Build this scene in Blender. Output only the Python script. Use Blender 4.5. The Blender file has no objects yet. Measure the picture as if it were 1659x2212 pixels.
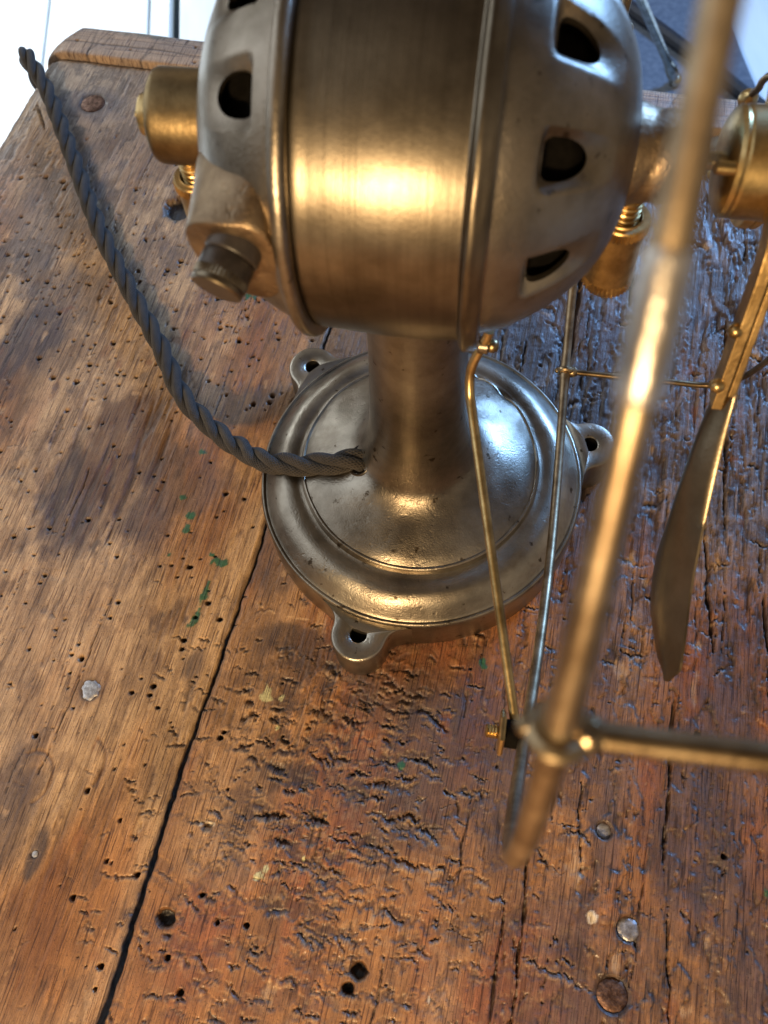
import bpy, bmesh, math, random
import numpy as np
from mathutils import Vector, Matrix

random.seed(7)
rng = np.random.default_rng(11)
PI = math.pi
R_ = math.radians
CM = 0.01
ZS = 1.2            # every height below is written above the fan's rim foot plane; the table top is at 0 after this shift

def W(p):
    return Vector((p[0] * CM, p[1] * CM, (p[2] + ZS) * CM))

# ------------------------------------------------------------------ camera
cam_d = bpy.data.cameras.new("camera")
cam = bpy.data.objects.new("camera", cam_d)
bpy.context.scene.collection.objects.link(cam)
bpy.context.scene.camera = cam
cr = Vector((0.99433794, -0.09615061, -0.04524504))
cu = Vector((0.10626407, 0.89970387, 0.42336851))
cf = Vector((0.0, 0.42577929, -0.90482705))
cloc = W((-1.75, -16.97, 33.53))
cam.matrix_world = Matrix(((cr.x, cu.x, -cf.x, cloc.x), (cr.y, cu.y, -cf.y, cloc.y),
                           (cr.z, cu.z, -cf.z, cloc.z), (0, 0, 0, 1)))
cam_d.sensor_fit = 'HORIZONTAL'
cam_d.sensor_width = 36.0
cam_d.lens = 36.0 * 1789.0 / 1659.0
cam_d.clip_start = 0.01
cam_d.clip_end = 60.0
cam_d.dof.use_dof = True
cam_d.dof.focus_distance = 0.345
cam_d.dof.aperture_fstop = cam_d.lens / 1.65

# ------------------------------------------------------------------ world, lamps, exposure
sc = bpy.context.scene
world = bpy.data.worlds.new("World")
sc.world = world
world.use_nodes = True
wn = world.node_tree
wb = wn.nodes["Background"]
wtc = wn.nodes.new("ShaderNodeTexCoord")
wno = wn.nodes.new("ShaderNodeTexNoise")
wno.inputs["Scale"].default_value = 1.6
wno.inputs["Detail"].default_value = 2.0
wrp = wn.nodes.new("ShaderNodeValToRGB")
wrp.color_ramp.elements[0].position = 0.36
wrp.color_ramp.elements[0].color = (0.030, 0.020, 0.014, 1)
wrp.color_ramp.elements[1].position = 0.66
wrp.color_ramp.elements[1].color = (0.25, 0.205, 0.155, 1)
wn.links.new(wtc.outputs["Generated"], wno.inputs["Vector"])
wn.links.new(wno.outputs["Fac"], wrp.inputs["Fac"])
wn.links.new(wrp.outputs["Color"], wb.inputs["Color"])
wb.inputs["Strength"].default_value = 1.1

def area(name, loc, target, size, size_y, power, color, spread=PI):
    d = bpy.data.lights.new(name, 'AREA')
    d.shape = 'RECTANGLE' if size_y else 'DISK'
    d.size = size
    if size_y:
        d.size_y = size_y
    d.energy = power
    d.color = color
    d.spread = spread
    o = bpy.data.objects.new(name, d)
    bpy.context.scene.collection.objects.link(o)
    o.location = loc
    o.rotation_euler = (Vector(target) - Vector(loc)).to_track_quat('-Z', 'Y').to_euler()
    return o

# warm table lamp in front of the fan, low and a little to the left of the camera
area("warm_lamp", (-0.262, -0.66, 0.40), (-0.02, -0.03, 0.12), 0.070, 0, 5.1, (1.0, 0.69, 0.36))
# window at the far left, window at the far right
area("left_window", (-1.9, 0.55, 1.15), (-0.2, 0.1, 0.0), 2.1, 2.1, 13.0, (0.84, 0.92, 1.0))
area("right_window", (1.40, 1.22, 0.72), (0.1, 0.05, 0.0), 0.40, 0.60, 40.0, (0.24, 0.50, 1.0))
# daylight falling on the floor behind the table
area("floor_daylight", (-1.7, 2.4, 0.9), (-1.1, 1.7, -0.75), 0.9, 0.9, 25.0, (0.86, 0.94, 1.0), R_(95))

sc.view_settings.view_transform = 'Standard'
sc.view_settings.look = 'None'
sc.view_settings.exposure = 0.36
sc.view_settings.gamma = 1.0
sc.cycles.max_bounces = 8
sc.cycles.use_denoising = True

# ------------------------------------------------------------------ helpers
COL = bpy.context.scene.collection

def thing(name, label, cat, loc=(0, 0, -ZS), group=None, kind=None):
    o = bpy.data.objects.new(name, None)
    o.empty_display_size = 0.01
    COL.objects.link(o)
    o.location = W(loc)
    o["label"] = label
    o["category"] = cat
    if group:
        o["group"] = group
    if kind:
        o["kind"] = kind
    return o

def root_loc(o):
    v = Vector((0, 0, 0))
    while o is not None:
        v += o.location
        o = o.parent
    return v

def mesh_obj(name, verts, faces, mat, parent=None, smooth=True, angle=35, edge=None):
    """verts are in cm world positions; the mesh is stored relative to its root"""
    off = root_loc(parent) if parent else Vector((0, 0, 0))
    v = np.asarray(verts, dtype=np.float64) * CM
    v[:, 2] += ZS * CM
    v -= np.array(off)
    me = bpy.data.meshes.new(name)
    me.from_pydata(v.tolist(), [], faces)
    me.update()
    bm = bmesh.new()
    bm.from_mesh(me)
    bmesh.ops.recalc_face_normals(bm, faces=bm.faces)
    bm.to_mesh(me)
    bm.free()
    if smooth:
        me.shade_smooth()
        me.set_sharp_from_angle(angle=R_(angle))
    if mat:
        me.materials.append(mat)
    o = bpy.data.objects.new(name, me)
    COL.objects.link(o)
    if parent:
        o.parent = parent
    return o

def add_mod_bevel(o, w, seg=2, angle=40):
    m = o.modifiers.new("bevel", 'BEVEL')
    m.width = w * CM
    m.segments = seg
    m.limit_method = 'ANGLE'
    m.angle_limit = R_(angle)
    return o

# the fan's own frame: c0 + a*AX + s*SX + w*Z, the motor axis being AX
AXIS_H = 18.86
PSI = R_(14.4)
AXV = np.array([math.cos(PSI), -math.sin(PSI), 0.0])
SXV = np.array([math.sin(PSI), math.cos(PSI), 0.0])
WV = np.array([0, 0, 1.0])
C0 = np.array([0, 0, AXIS_H])

def fr(a, s, w):
    return C0 + a * AXV + s * SXV + w * WV

def cyl(a, r, th):
    t = R_(th)
    return fr(a, r * math.cos(t), r * math.sin(t))

def revolve(profile, n, axis='Z', center=(0, 0, 0), closed=False, cap=False, disp=None):
    """profile: list of (r, h). axis 'Z' or 'A' (motor axis). returns verts, faces"""
    P = np.array(profile, dtype=float)
    m = len(P)
    t = np.linspace(0, 2 * PI, n, endpoint=False)
    V = []
    for j, (r, h) in enumerate(P):
        rr = np.full(n, r)
        hh = np.full(n, h)
        if disp is not None:
            rr, hh = disp(rr, hh, t, j)
        if axis == 'Z':
            V.append(np.c_[center[0] + rr * np.cos(t), center[1] + rr * np.sin(t), center[2] + hh])
        else:
            V.append(np.array(center)[None, :] + hh[:, None] * AXV + rr[:, None] * (np.cos(t)[:, None] * SXV + np.sin(t)[:, None] * WV))
    V = np.concatenate(V)
    F = []
    rng_m = m if closed else m - 1
    for j in range(rng_m):
        j2 = (j + 1) % m
        for i in range(n):
            i2 = (i + 1) % n
            F.append((j * n + i, j * n + i2, j2 * n + i2, j2 * n + i))
    if cap:
        F.append(tuple(range(n)))
        F.append(tuple((m - 1) * n + i for i in range(n)))
    return V, F

def smooth_profile(pts, step=0.12):
    """Catmull-Rom through pts"""
    P = np.array(pts, float)
    out = []
    Q = np.vstack([2 * P[0] - P[1], P, 2 * P[-1] - P[-2]])
    for i in range(1, len(Q) - 2):
        L = np.linalg.norm(Q[i + 1] - Q[i])
        k = max(2, int(L / step))
        for t in np.linspace(0, 1, k, endpoint=False):
            out.append(0.5 * ((2 * Q[i]) + (-Q[i - 1] + Q[i + 1]) * t + (2 * Q[i - 1] - 5 * Q[i] + 4 * Q[i + 1] - Q[i + 2]) * t * t
                              + (-Q[i - 1] + 3 * Q[i] - 3 * Q[i + 1] + Q[i + 2]) * t ** 3))
    out.append(P[-1])
    return [tuple(p) for p in out]

def path_smooth(pts, step=0.3):
    return np.array(smooth_profile(pts, step))

def frames_along(P):
    n = len(P)
    T = np.gradient(P, axis=0)
    T /= np.linalg.norm(T, axis=1)[:, None]
    ref = np.array([0, 0, 1.0]) if abs(T[0][2]) < 0.9 else np.array([1.0, 0, 0])
    N = np.zeros_like(P)
    N[0] = np.cross(T[0], ref)
    N[0] /= np.linalg.norm(N[0])
    for i in range(1, n):
        v = N[i - 1] - T[i] * (N[i - 1] @ T[i])
        N[i] = v / np.linalg.norm(v)
    B = np.cross(T, N)
    return T, N, B

def tube(P, r, n=12, closed=False, caps=True, flat=1.0):
    P = np.asarray(P, float)
    T, N, B = frames_along(P)
    rr = np.broadcast_to(np.asarray(r, float), (len(P),))
    t = np.linspace(0, 2 * PI, n, endpoint=False)
    V = (P[:, None, :] + rr[:, None, None] * (np.cos(t)[None, :, None] * N[:, None, :] + flat * np.sin(t)[None, :, None] * B[:, None, :])).reshape(-1, 3)
    F = []
    m = len(P)
    for j in range(m if closed else m - 1):
        j2 = (j + 1) % m
        for i in range(n):
            F.append((j * n + i, j * n + (i + 1) % n, j2 * n + (i + 1) % n, j2 * n + i))
    if caps and not closed:
        F.append(tuple(range(n)))
        F.append(tuple((m - 1) * n + i for i in range(n)))
    return V, F

def ring_tube(P, r, n=12):
    """closed loop tube without seam twist"""
    P = np.asarray(P, float)
    m = len(P)
    T = np.roll(P, -1, 0) - np.roll(P, 1, 0)
    T /= np.linalg.norm(T, axis=1)[:, None]
    A = AXV[None, :] - T * (T @ AXV)[:, None]
    A /= np.linalg.norm(A, axis=1)[:, None]
    B = np.cross(T, A)
    rr = np.broadcast_to(np.asarray(r, float), (m,))
    t = np.linspace(0, 2 * PI, n, endpoint=False)
    V = (P[:, None, :] + rr[:, None, None] * (np.cos(t)[None, :, None] * A[:, None, :] + np.sin(t)[None, :, None] * B[:, None, :])).reshape(-1, 3)
    F = []
    for j in range(m):
        j2 = (j + 1) % m
        for i in range(n):
            F.append((j * n + i, j * n + (i + 1) % n, j2 * n + (i + 1) % n, j2 * n + i))
    return V, F

def join(*vf):
    V = []
    F = []
    k = 0
    for v, f in vf:
        V.append(np.asarray(v))
        F += [tuple(i + k for i in q) for q in f]
        k += len(v)
    return np.concatenate(V), F

def local_revolve(profile, n, p0, direction, cap=True, knurl=None):
    """revolve (r,h) about an arbitrary axis through p0"""
    d = np.array(direction, float)
    d /= np.linalg.norm(d)
    ref = np.array([0, 0, 1.0]) if abs(d[2]) < 0.9 else np.array([1.0, 0, 0])
    e1 = np.cross(d, ref)
    e1 /= np.linalg.norm(e1)
    e2 = np.cross(d, e1)
    t = np.linspace(0, 2 * PI, n, endpoint=False)
    V = []
    for (r, h, *k) in profile:
        rr = np.full(n, float(r))
        if k and k[0]:
            rr = rr + k[0] * np.where(np.arange(n) % 2 == 0, 0.5, -0.5)
        V.append(np.array(p0)[None, :] + h * d + rr[:, None] * (np.cos(t)[:, None] * e1 + np.sin(t)[:, None] * e2))
    V = np.concatenate(V)
    F = []
    m = len(profile)
    for j in range(m - 1):
        for i in range(n):
            F.append((j * n + i, j * n + (i + 1) % n, (j + 1) * n + (i + 1) % n, (j + 1) * n + i))
    if cap:
        F.append(tuple(range(n)))
        F.append(tuple((m - 1) * n + i for i in range(n)))
    return V, F

def ball(c, r, n=16, sq=(1, 1, 1)):
    V = []
    F = []
    m = n // 2
    for j in range(1, m):
        p = PI * j / m
        for i in range(n):
            q = 2 * PI * i / n
            V.append((c[0] + sq[0] * r * math.sin(p) * math.cos(q), c[1] + sq[1] * r * math.sin(p) * math.sin(q), c[2] + sq[2] * r * math.cos(p)))
    for j in range(m - 2):
        for i in range(n):
            F.append((j * n + i, j * n + (i + 1) % n, (j + 1) * n + (i + 1) % n, (j + 1) * n + i))
    F.append(tuple(range(n)))
    F.append(tuple((m - 2) * n + i for i in range(n)))
    return np.array(V), F

# ------------------------------------------------------------------ materials
def nmat(name):
    m = bpy.data.materials.new(name)
    m.use_nodes = True
    nt = m.node_tree
    return m, nt, nt.nodes["Principled BSDF"]

def ramp(nt, src, stops):
    r = nt.nodes.new("ShaderNodeValToRGB")
    el = r.color_ramp.elements
    while len(el) > 1:
        el.remove(el[-1])
    el[0].position = stops[0][0]
    el[0].color = (*stops[0][1], 1)
    for p, c in stops[1:]:
        e = el.new(p)
        e.color = (*c, 1)
    nt.links.new(src, r.inputs["Fac"])
    return r.outputs["Color"]

def noise(nt, vec, scale, detail=4, rough=0.55):
    n = nt.nodes.new("ShaderNodeTexNoise")
    n.inputs["Scale"].default_value = scale
    n.inputs["Detail"].default_value = detail
    n.inputs["Roughness"].default_value = rough
    nt.links.new(vec, n.inputs["Vector"])
    return n.outputs["Fac"]

def mathn(nt, op, a, b=None):
    n = nt.nodes.new("ShaderNodeMath")
    n.operation = op
    for k, x in enumerate((a, b)):
        if x is None:
            continue
        if isinstance(x, (int, float)):
            n.inputs[k].default_value = x
        else:
            nt.links.new(x, n.inputs[k])
    return n.outputs[0]

def metal(name, dark, light, rough=0.32, rvar=0.12, bump=0.12, pit=0.0, brush=None, patch=40, grain=900, rot=0.0, specks=0.0):
    m, nt, b = nmat(name)
    tc = nt.nodes.new("ShaderNodeTexCoord")
    vec = tc.outputs["Object"]
    if rot:
        mp0 = nt.nodes.new("ShaderNodeMapping")
        mp0.inputs["Rotation"].default_value = (0, 0, rot)
        nt.links.new(vec, mp0.inputs["Vector"])
        vec = mp0.outputs["Vector"]
    p = noise(nt, vec, patch, 6, 0.65)
    col = ramp(nt, p, [(0.36, dark), (0.62, light)])
    sp = noise(nt, vec, patch * 6.5, 3, 0.55)
    spc = ramp(nt, sp, [(0.655, (1, 1, 1)), (0.71, (0.30, 0.26, 0.22))])
    sm = noise(nt, vec, patch * 0.55, 5, 0.6)
    smc = ramp(nt, sm, [(0.38, (0.66, 0.62, 0.58)), (0.58, (1.08, 1.07, 1.05))])
    for k_, c_ in enumerate((spc, smc)):
        mq = nt.nodes.new("ShaderNodeMix")
        mq.data_type = 'RGBA'
        mq.blend_type = 'MULTIPLY'
        mq.inputs["Factor"].default_value = specks if k_ == 0 else 1.0
        nt.links.new(col, mq.inputs["A"])
        nt.links.new(c_, mq.inputs["B"])
        col = mq.outputs["Result"]
    if brush:
        mpb = nt.nodes.new("ShaderNodeMapping")
        mpb.inputs["Scale"].default_value = (brush[0] * 0.35, 5, 5)
        nt.links.new(vec, mpb.inputs["Vector"])
        st = ramp(nt, noise(nt, mpb.outputs["Vector"], 1.0, 3, 0.7), [(0.34, (0.74, 0.73, 0.71)), (0.60, (1.06, 1.06, 1.06))])
        mq = nt.nodes.new("ShaderNodeMix")
        mq.data_type = 'RGBA'
        mq.blend_type = 'MULTIPLY'
        mq.inputs["Factor"].default_value = 0.5
        nt.links.new(col, mq.inputs["A"])
        nt.links.new(st, mq.inputs["B"])
        col = mq.outputs["Result"]
    nt.links.new(col, b.inputs["Base Color"])
    b.inputs["Metallic"].default_value = 1.0
    p2 = noise(nt, vec, patch * 3.1, 5, 0.7)
    rg = mathn(nt, 'ADD', mathn(nt, 'MULTIPLY', p2, rvar * 2), rough - rvar)
    nt.links.new(rg, b.inputs["Roughness"])
    h = mathn(nt, 'MULTIPLY', noise(nt, vec, grain, 3, 0.6), 0.5)
    if brush:
        mp = nt.nodes.new("ShaderNodeMapping")
        mp.inputs["Scale"].default_value = brush
        nt.links.new(vec, mp.inputs["Vector"])
        h = mathn(nt, 'ADD', h, noise(nt, mp.outputs["Vector"], 1.0, 4, 0.75))
    if pit:
        v = noise(nt, vec, 330, 2, 0.5)
        pr = ramp(nt, v, [(0.60, (0, 0, 0)), (0.70, (1, 1, 1))])
        h = mathn(nt, 'SUBTRACT', h, mathn(nt, 'MULTIPLY', pr, pit))
        v2 = noise(nt, vec, 190, 4, 0.6)
        h = mathn(nt, 'ADD', h, mathn(nt, 'MULTIPLY', v2, pit * 0.6))
    bp = nt.nodes.new("ShaderNodeBump")
    bp.inputs["Strength"].default_value = bump
    bp.inputs["Distance"].default_value = 0.0012
    nt.links.new(h, bp.inputs["Height"])
    nt.links.new(bp.outputs["Normal"], b.inputs["Normal"])
    return m

M = {}
M['body'] = metal("brushed_tarnished_steel", (0.140, 0.118, 0.088), (0.315, 0.275, 0.215), 0.33, 0.06, 0.07, brush=(1500, 10, 10), patch=26, rot=PSI)
M['cast'] = metal("polished_cast_iron", (0.20, 0.178, 0.145), (0.42, 0.385, 0.325), 0.33, 0.07, 0.20, pit=0.22, patch=30, grain=1500, specks=1.0)
M['bell'] = metal("dull_cast_steel", (0.18, 0.155, 0.12), (0.38, 0.34, 0.285), 0.37, 0.07, 0.18, pit=0.16, patch=34, grain=1400, specks=0.8)
M['rough_cast'] = metal("rough_cast_steel", (0.19, 0.135, 0.09), (0.38, 0.29, 0.19), 0.45, 0.08, 0.32, pit=0.35, patch=60, grain=900)
M['brass'] = metal("aged_brass", (0.42, 0.30, 0.13), (0.70, 0.53, 0.26), 0.33, 0.08, 0.08, patch=120)
M['brass_dark'] = metal("dull_brass", (0.19, 0.14, 0.075), (0.36, 0.275, 0.15), 0.38, 0.08, 0.10, patch=70)
M['wire'] = metal("brass_wire", (0.24, 0.175, 0.10), (0.42, 0.325, 0.20), 0.34, 0.07, 0.10, patch=160)
M['nickel'] = metal("worn_nickel", (0.45, 0.42, 0.33), (0.75, 0.72, 0.60), 0.16, 0.05, 0.05, patch=90)
M['nail'] = metal("flattened_nail_steel", (0.45, 0.44, 0.45), (0.78, 0.78, 0.80), 0.48, 0.10, 0.3, patch=500)
M['nail_rust'] = metal("rusty_nail_steel", (0.10, 0.055, 0.04), (0.26, 0.16, 0.12), 0.50, 0.10, 0.5, patch=500)

def plain(name, col, rough=0.6, col2=None, scale=60, bump=0.2, spec=0.5, mscale=(1, 1, 1)):
    m, nt, b = nmat(name)
    tc = nt.nodes.new("ShaderNodeTexCoord")
    mp = nt.nodes.new("ShaderNodeMapping")
    mp.inputs["Scale"].default_value = mscale
    nt.links.new(tc.outputs["Object"], mp.inputs["Vector"])
    f = noise(nt, mp.outputs["Vector"], scale, 5, 0.6)
    nt.links.new(ramp(nt, f, [(0.35, col), (0.68, col2 or col)]), b.inputs["Base Color"])
    b.inputs["Roughness"].default_value = rough
    b.inputs["Specular IOR Level"].default_value = spec
    bp = nt.nodes.new("ShaderNodeBump")
    bp.inputs["Strength"].default_value = bump
    bp.inputs["Distance"].default_value = 0.001
    nt.links.new(f, bp.inputs["Height"])
    nt.links.new(bp.outputs["Normal"], b.inputs["Normal"])
    return m

M['ring'] = metal("tarnished_ring_brass", (0.22, 0.16, 0.098), (0.39, 0.305, 0.20), 0.44, 0.06, 0.10, patch=160)
M['solder'] = metal("bright_solder", (0.50, 0.47, 0.43), (0.72, 0.69, 0.65), 0.36, 0.06, 0.25, patch=220)
M['arm'] = metal("satin_brass_bar", (0.46, 0.31, 0.13), (0.62, 0.44, 0.20), 0.42, 0.06, 0.2, patch=200)
M['blade'] = metal("dull_blade_brass", (0.20, 0.165, 0.115), (0.31, 0.26, 0.19), 0.34, 0.05, 0.08, patch=25)
M['dark'] = plain("near_black_matte", (0.004, 0.0035, 0.003), 0.9, (0.008, 0.007, 0.006), 300, 0.2, 0.05)
M['bakelite'] = plain("dark_bakelite", (0.022, 0.017, 0.014), 0.42, (0.045, 0.036, 0.03), 200, 0.15)
M['floor'] = plain("white_painted_floor", (0.70, 0.76, 0.78), 0.45, (0.80, 0.84, 0.85), 6, 0.1, mscale=(4, 0.6, 1))
M['rug'] = plain("blue_grey_rug", (0.095, 0.115, 0.15), 0.95, (0.15, 0.175, 0.215), 90, 0.6, 0.1)
M['black'] = plain("band_black", (0.008, 0.010, 0.016), 0.6, (0.014, 0.016, 0.022), 80)
M['joint'] = plain("floor_joint_dirt", (0.02, 0.035, 0.05), 0.9, (0.04, 0.06, 0.08), 50)

# braided cord fabric
def cord_mat():
    m, nt, b = nmat("braided_cord_fabric")
    uv = nt.nodes.new("ShaderNodeUVMap")
    mp = nt.nodes.new("ShaderNodeMapping")
    mp.inputs["Scale"].default_value = (1, 1, 1)
    nt.links.new(uv.outputs["UV"], mp.inputs["Vector"])
    sep = nt.nodes.new("ShaderNodeSeparateXYZ")
    nt.links.new(mp.outputs["Vector"], sep.inputs[0])
    u = sep.outputs[0]
    v = sep.outputs[1]
    a1 = mathn(nt, 'SINE', mathn(nt, 'MULTIPLY', mathn(nt, 'ADD', mathn(nt, 'MULTIPLY', u, 11.0), mathn(nt, 'MULTIPLY', v, 5.8)), 2 * PI))
    a2 = mathn(nt, 'SINE', mathn(nt, 'MULTIPLY', mathn(nt, 'SUBTRACT', mathn(nt, 'MULTIPLY', u, 11.0), mathn(nt, 'MULTIPLY', v, 5.8)), 2 * PI))
    h = mathn(nt, 'MAXIMUM', a1, a2)
    tc = nt.nodes.new("ShaderNodeTexCoord")
    nz = noise(nt, tc.outputs["Object"], 260, 3)
    f = mathn(nt, 'ADD', mathn(nt, 'MULTIPLY', h, 0.28), nz)
    col = ramp(nt, f, [(0.25, (0.006, 0.0055, 0.005)), (0.85, (0.042, 0.035, 0.030))])
    nt.links.new(col, b.inputs["Base Color"])
    b.inputs["Roughness"].default_value = 0.75
    b.inputs["Sheen Weight"].default_value = 0.08
    b.inputs["Sheen Roughness"].default_value = 0.4
    bp = nt.nodes.new("ShaderNodeBump")
    bp.inputs["Strength"].default_value = 0.6
    bp.inputs["Distance"].default_value = 0.00045
    nt.links.new(h, bp.inputs["Height"])
    nt.links.new(bp.outputs["Normal"], b.inputs["Normal"])
    return m
M['cord'] = cord_mat()

# table wood: colour laid down per vertex from numpy noise (wear, dirt, paint), fine grain from nodes
def wood_mat():
    m, nt, b = nmat("old_workbench_wood")
    at = nt.nodes.new("ShaderNodeAttribute")
    at.attribute_name = "wood_col"
    ag = nt.nodes.new("ShaderNodeAttribute")
    ag.attribute_name = "wood_gloss"
    tc = nt.nodes.new("ShaderNodeTexCoord")
    mp = nt.nodes.new("ShaderNodeMapping")
    mp.vector_type = 'TEXTURE'
    mp.inputs["Rotation"].default_value = (0, 0, -R_(18.5))
    nt.links.new(tc.outputs["Object"], mp.inputs["Vector"])
    mp2 = nt.nodes.new("ShaderNodeMapping")
    mp2.inputs["Scale"].default_value = (1800, 75, 300)
    nt.links.new(mp.outputs["Vector"], mp2.inputs["Vector"])
    g = noise(nt, mp2.outputs["Vector"], 1.0, 4, 0.65)
    mp3 = nt.nodes.new("ShaderNodeMapping")
    mp3.inputs["Scale"].default_value = (4200, 420, 300)
    nt.links.new(mp.outputs["Vector"], mp3.inputs["Vector"])
    g2 = noise(nt, mp3.outputs["Vector"], 1.0, 2, 0.6)
    gg = mathn(nt, 'ADD', mathn(nt, 'MULTIPLY', g, 0.65), mathn(nt, 'MULTIPLY', g2, 0.35))
    mul = ramp(nt, gg, [(0.32, (0.34, 0.29, 0.27)), (0.46, (0.90, 0.88, 0.86)), (0.62, (1.30, 1.33, 1.36))])
    mp4 = nt.nodes.new("ShaderNodeMapping")
    mp4.inputs["Scale"].default_value = (1500, 55, 200)
    nt.links.new(mp.outputs["Vector"], mp4.inputs["Vector"])
    pr = noise(nt, mp4.outputs["Vector"], 1.0, 1, 0.4)
    pore = ramp(nt, pr, [(0.60, (1, 1, 1)), (0.69, (0.42, 0.36, 0.34))])
    spk = noise(nt, tc.outputs["Object"], 1500, 2, 0.5)
    speck = ramp(nt, spk, [(0.30, (0.35, 0.30, 0.28)), (0.38, (1, 1, 1)), (0.66, (1, 1, 1)), (0.74, (1.35, 1.3, 1.2))])
    mxa = nt.nodes.new("ShaderNodeMix")
    mxa.data_type = 'RGBA'
    mxa.blend_type = 'MULTIPLY'
    mxa.inputs["Factor"].default_value = 1.0
    nt.links.new(mul, mxa.inputs["A"])
    nt.links.new(pore, mxa.inputs["B"])
    mxb = nt.nodes.new("ShaderNodeMix")
    mxb.data_type = 'RGBA'
    mxb.blend_type = 'MULTIPLY'
    mxb.inputs["Factor"].default_value = 0.8
    nt.links.new(mxa.outputs["Result"], mxb.inputs["A"])
    nt.links.new(speck, mxb.inputs["B"])
    mul = mxb.outputs["Result"]
    mx = nt.nodes.new("ShaderNodeMix")
    mx.data_type = 'RGBA'
    mx.blend_type = 'MULTIPLY'
    mx.inputs["Factor"].default_value = 1.0
    nt.links.new(at.outputs["Color"], mx.inputs["A"])
    nt.links.new(mul, mx.inputs["B"])
    nt.links.new(mx.outputs["Result"], b.inputs["Base Color"])
    iso = noise(nt, tc.outputs["Object"], 900, 3, 0.6)
    rg = mathn(nt, 'ADD', mathn(nt, 'MULTIPLY', iso, 0.22), ag.outputs["Fac"])
    nt.links.new(rg, b.inputs["Roughness"])
    b.inputs["Specular IOR Level"].default_value = 0.5
    b.inputs["Coat Weight"].default_value = 0.10
    b.inputs["Coat Roughness"].default_value = 0.16
    h = mathn(nt, 'ADD', mathn(nt, 'ADD', mathn(nt, 'MULTIPLY', gg, 1.0), mathn(nt, 'MULTIPLY', iso, 0.5)), mathn(nt, 'MULTIPLY', pore, 0.6))
    bp = nt.nodes.new("ShaderNodeBump")
    bp.inputs["Strength"].default_value = 0.55
    bp.inputs["Distance"].default_value = 0.0007
    nt.links.new(h, bp.inputs["Height"])
    nt.links.new(bp.outputs["Normal"], b.inputs["Normal"])
    return m
M['wood'] = wood_mat()

# ------------------------------------------------------------------ numpy noise
def _hash(ix, iy, seed):
    h = (ix.astype(np.int64) * 374761393 + iy.astype(np.int64) * 668265263 + seed * 2147483647) & 0xffffffff
    h = ((h ^ (h >> 13)) * 1274126177) & 0xffffffff
    h = (h ^ (h >> 16)) & 0xffffffff
    return h / 4294967295.0

def vn(x, y, seed):
    ix = np.floor(x)
    iy = np.floor(y)
    fx = x - ix
    fy = y - iy
    fx = fx * fx * (3 - 2 * fx)
    fy = fy * fy * (3 - 2 * fy)
    a = _hash(ix, iy, seed)
    b = _hash(ix + 1, iy, seed)
    c = _hash(ix, iy + 1, seed)
    d = _hash(ix + 1, iy + 1, seed)
    return (a * (1 - fx) + b * fx) * (1 - fy) + (c * (1 - fx) + d * fx) * fy

def fbm(x, y, seed, oct=4, gain=0.5):
    s = 0
    amp = 1
    tot = 0
    for k in range(oct):
        s = s + amp * vn(x * 2 ** k, y * 2 ** k, seed + k * 17)
        tot += amp
        amp *= gain
    return s / tot

def sst(e0, e1, x):
    t = np.clip((x - e0) / (e1 - e0), 0, 1)
    return t * t * (3 - 2 * t)

# ------------------------------------------------------------------ table
TA = R_(18.5)
UH = np.array([math.cos(TA), -math.sin(TA)])
VH = np.array([math.sin(TA), math.cos(TA)])
TABLE_Z = -ZS

def to_uv(x, y):
    return x * UH[0] + y * UH[1], x * VH[0] + y * VH[1]

def to_xy(u, v):
    return u * UH[0] + v * VH[0], u * UH[1] + v * VH[1]

SEAM_V = np.array([-40, -23.3, -20, -16.7, -13.7, -11, -5.0, -2.8, 7.77, 12, 26])
SEAM_U = np.array([-7.2, -7.0, -6.95, -7.02, -6.96, -6.84, -6.66, -6.69, -6.56, -6.5, -6.3])
def seam(v):
    return np.interp(v, SEAM_V, SEAM_U) + 0.10 * (vn(v * 0.8, v * 0, 5) - 0.5) + 0.05 * (vn(v * 4.0, v * 0, 6) - 0.5)

C_or = np.array([0.335, 0.150, 0.050])
C_red = np.array([0.255, 0.085, 0.032])
C_tan = np.array([0.50, 0.320, 0.165])
C_brn = np.array([0.21, 0.105, 0.052])
C_gry = np.array([0.235, 0.185, 0.150])
C_drk = np.array([0.040, 0.027, 0.024])
C_prp = np.array([0.070, 0.050, 0.050])

def lerp(c, k, m):
    return c * (1 - m[..., None]) + k * m[..., None]

def blob(u, v, x, y, ru, rv, seed, rough=0.5):
    cu_, cv_ = to_uv(x, y)
    d = np.sqrt(((u - cu_) / ru) ** 2 + ((v - cv_) / rv) ** 2) + rough * (fbm(u * 1.3, v * 0.8, seed, 4) - 0.5) * 2
    return 1 - sst(0.55, 1.15, d)

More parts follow.
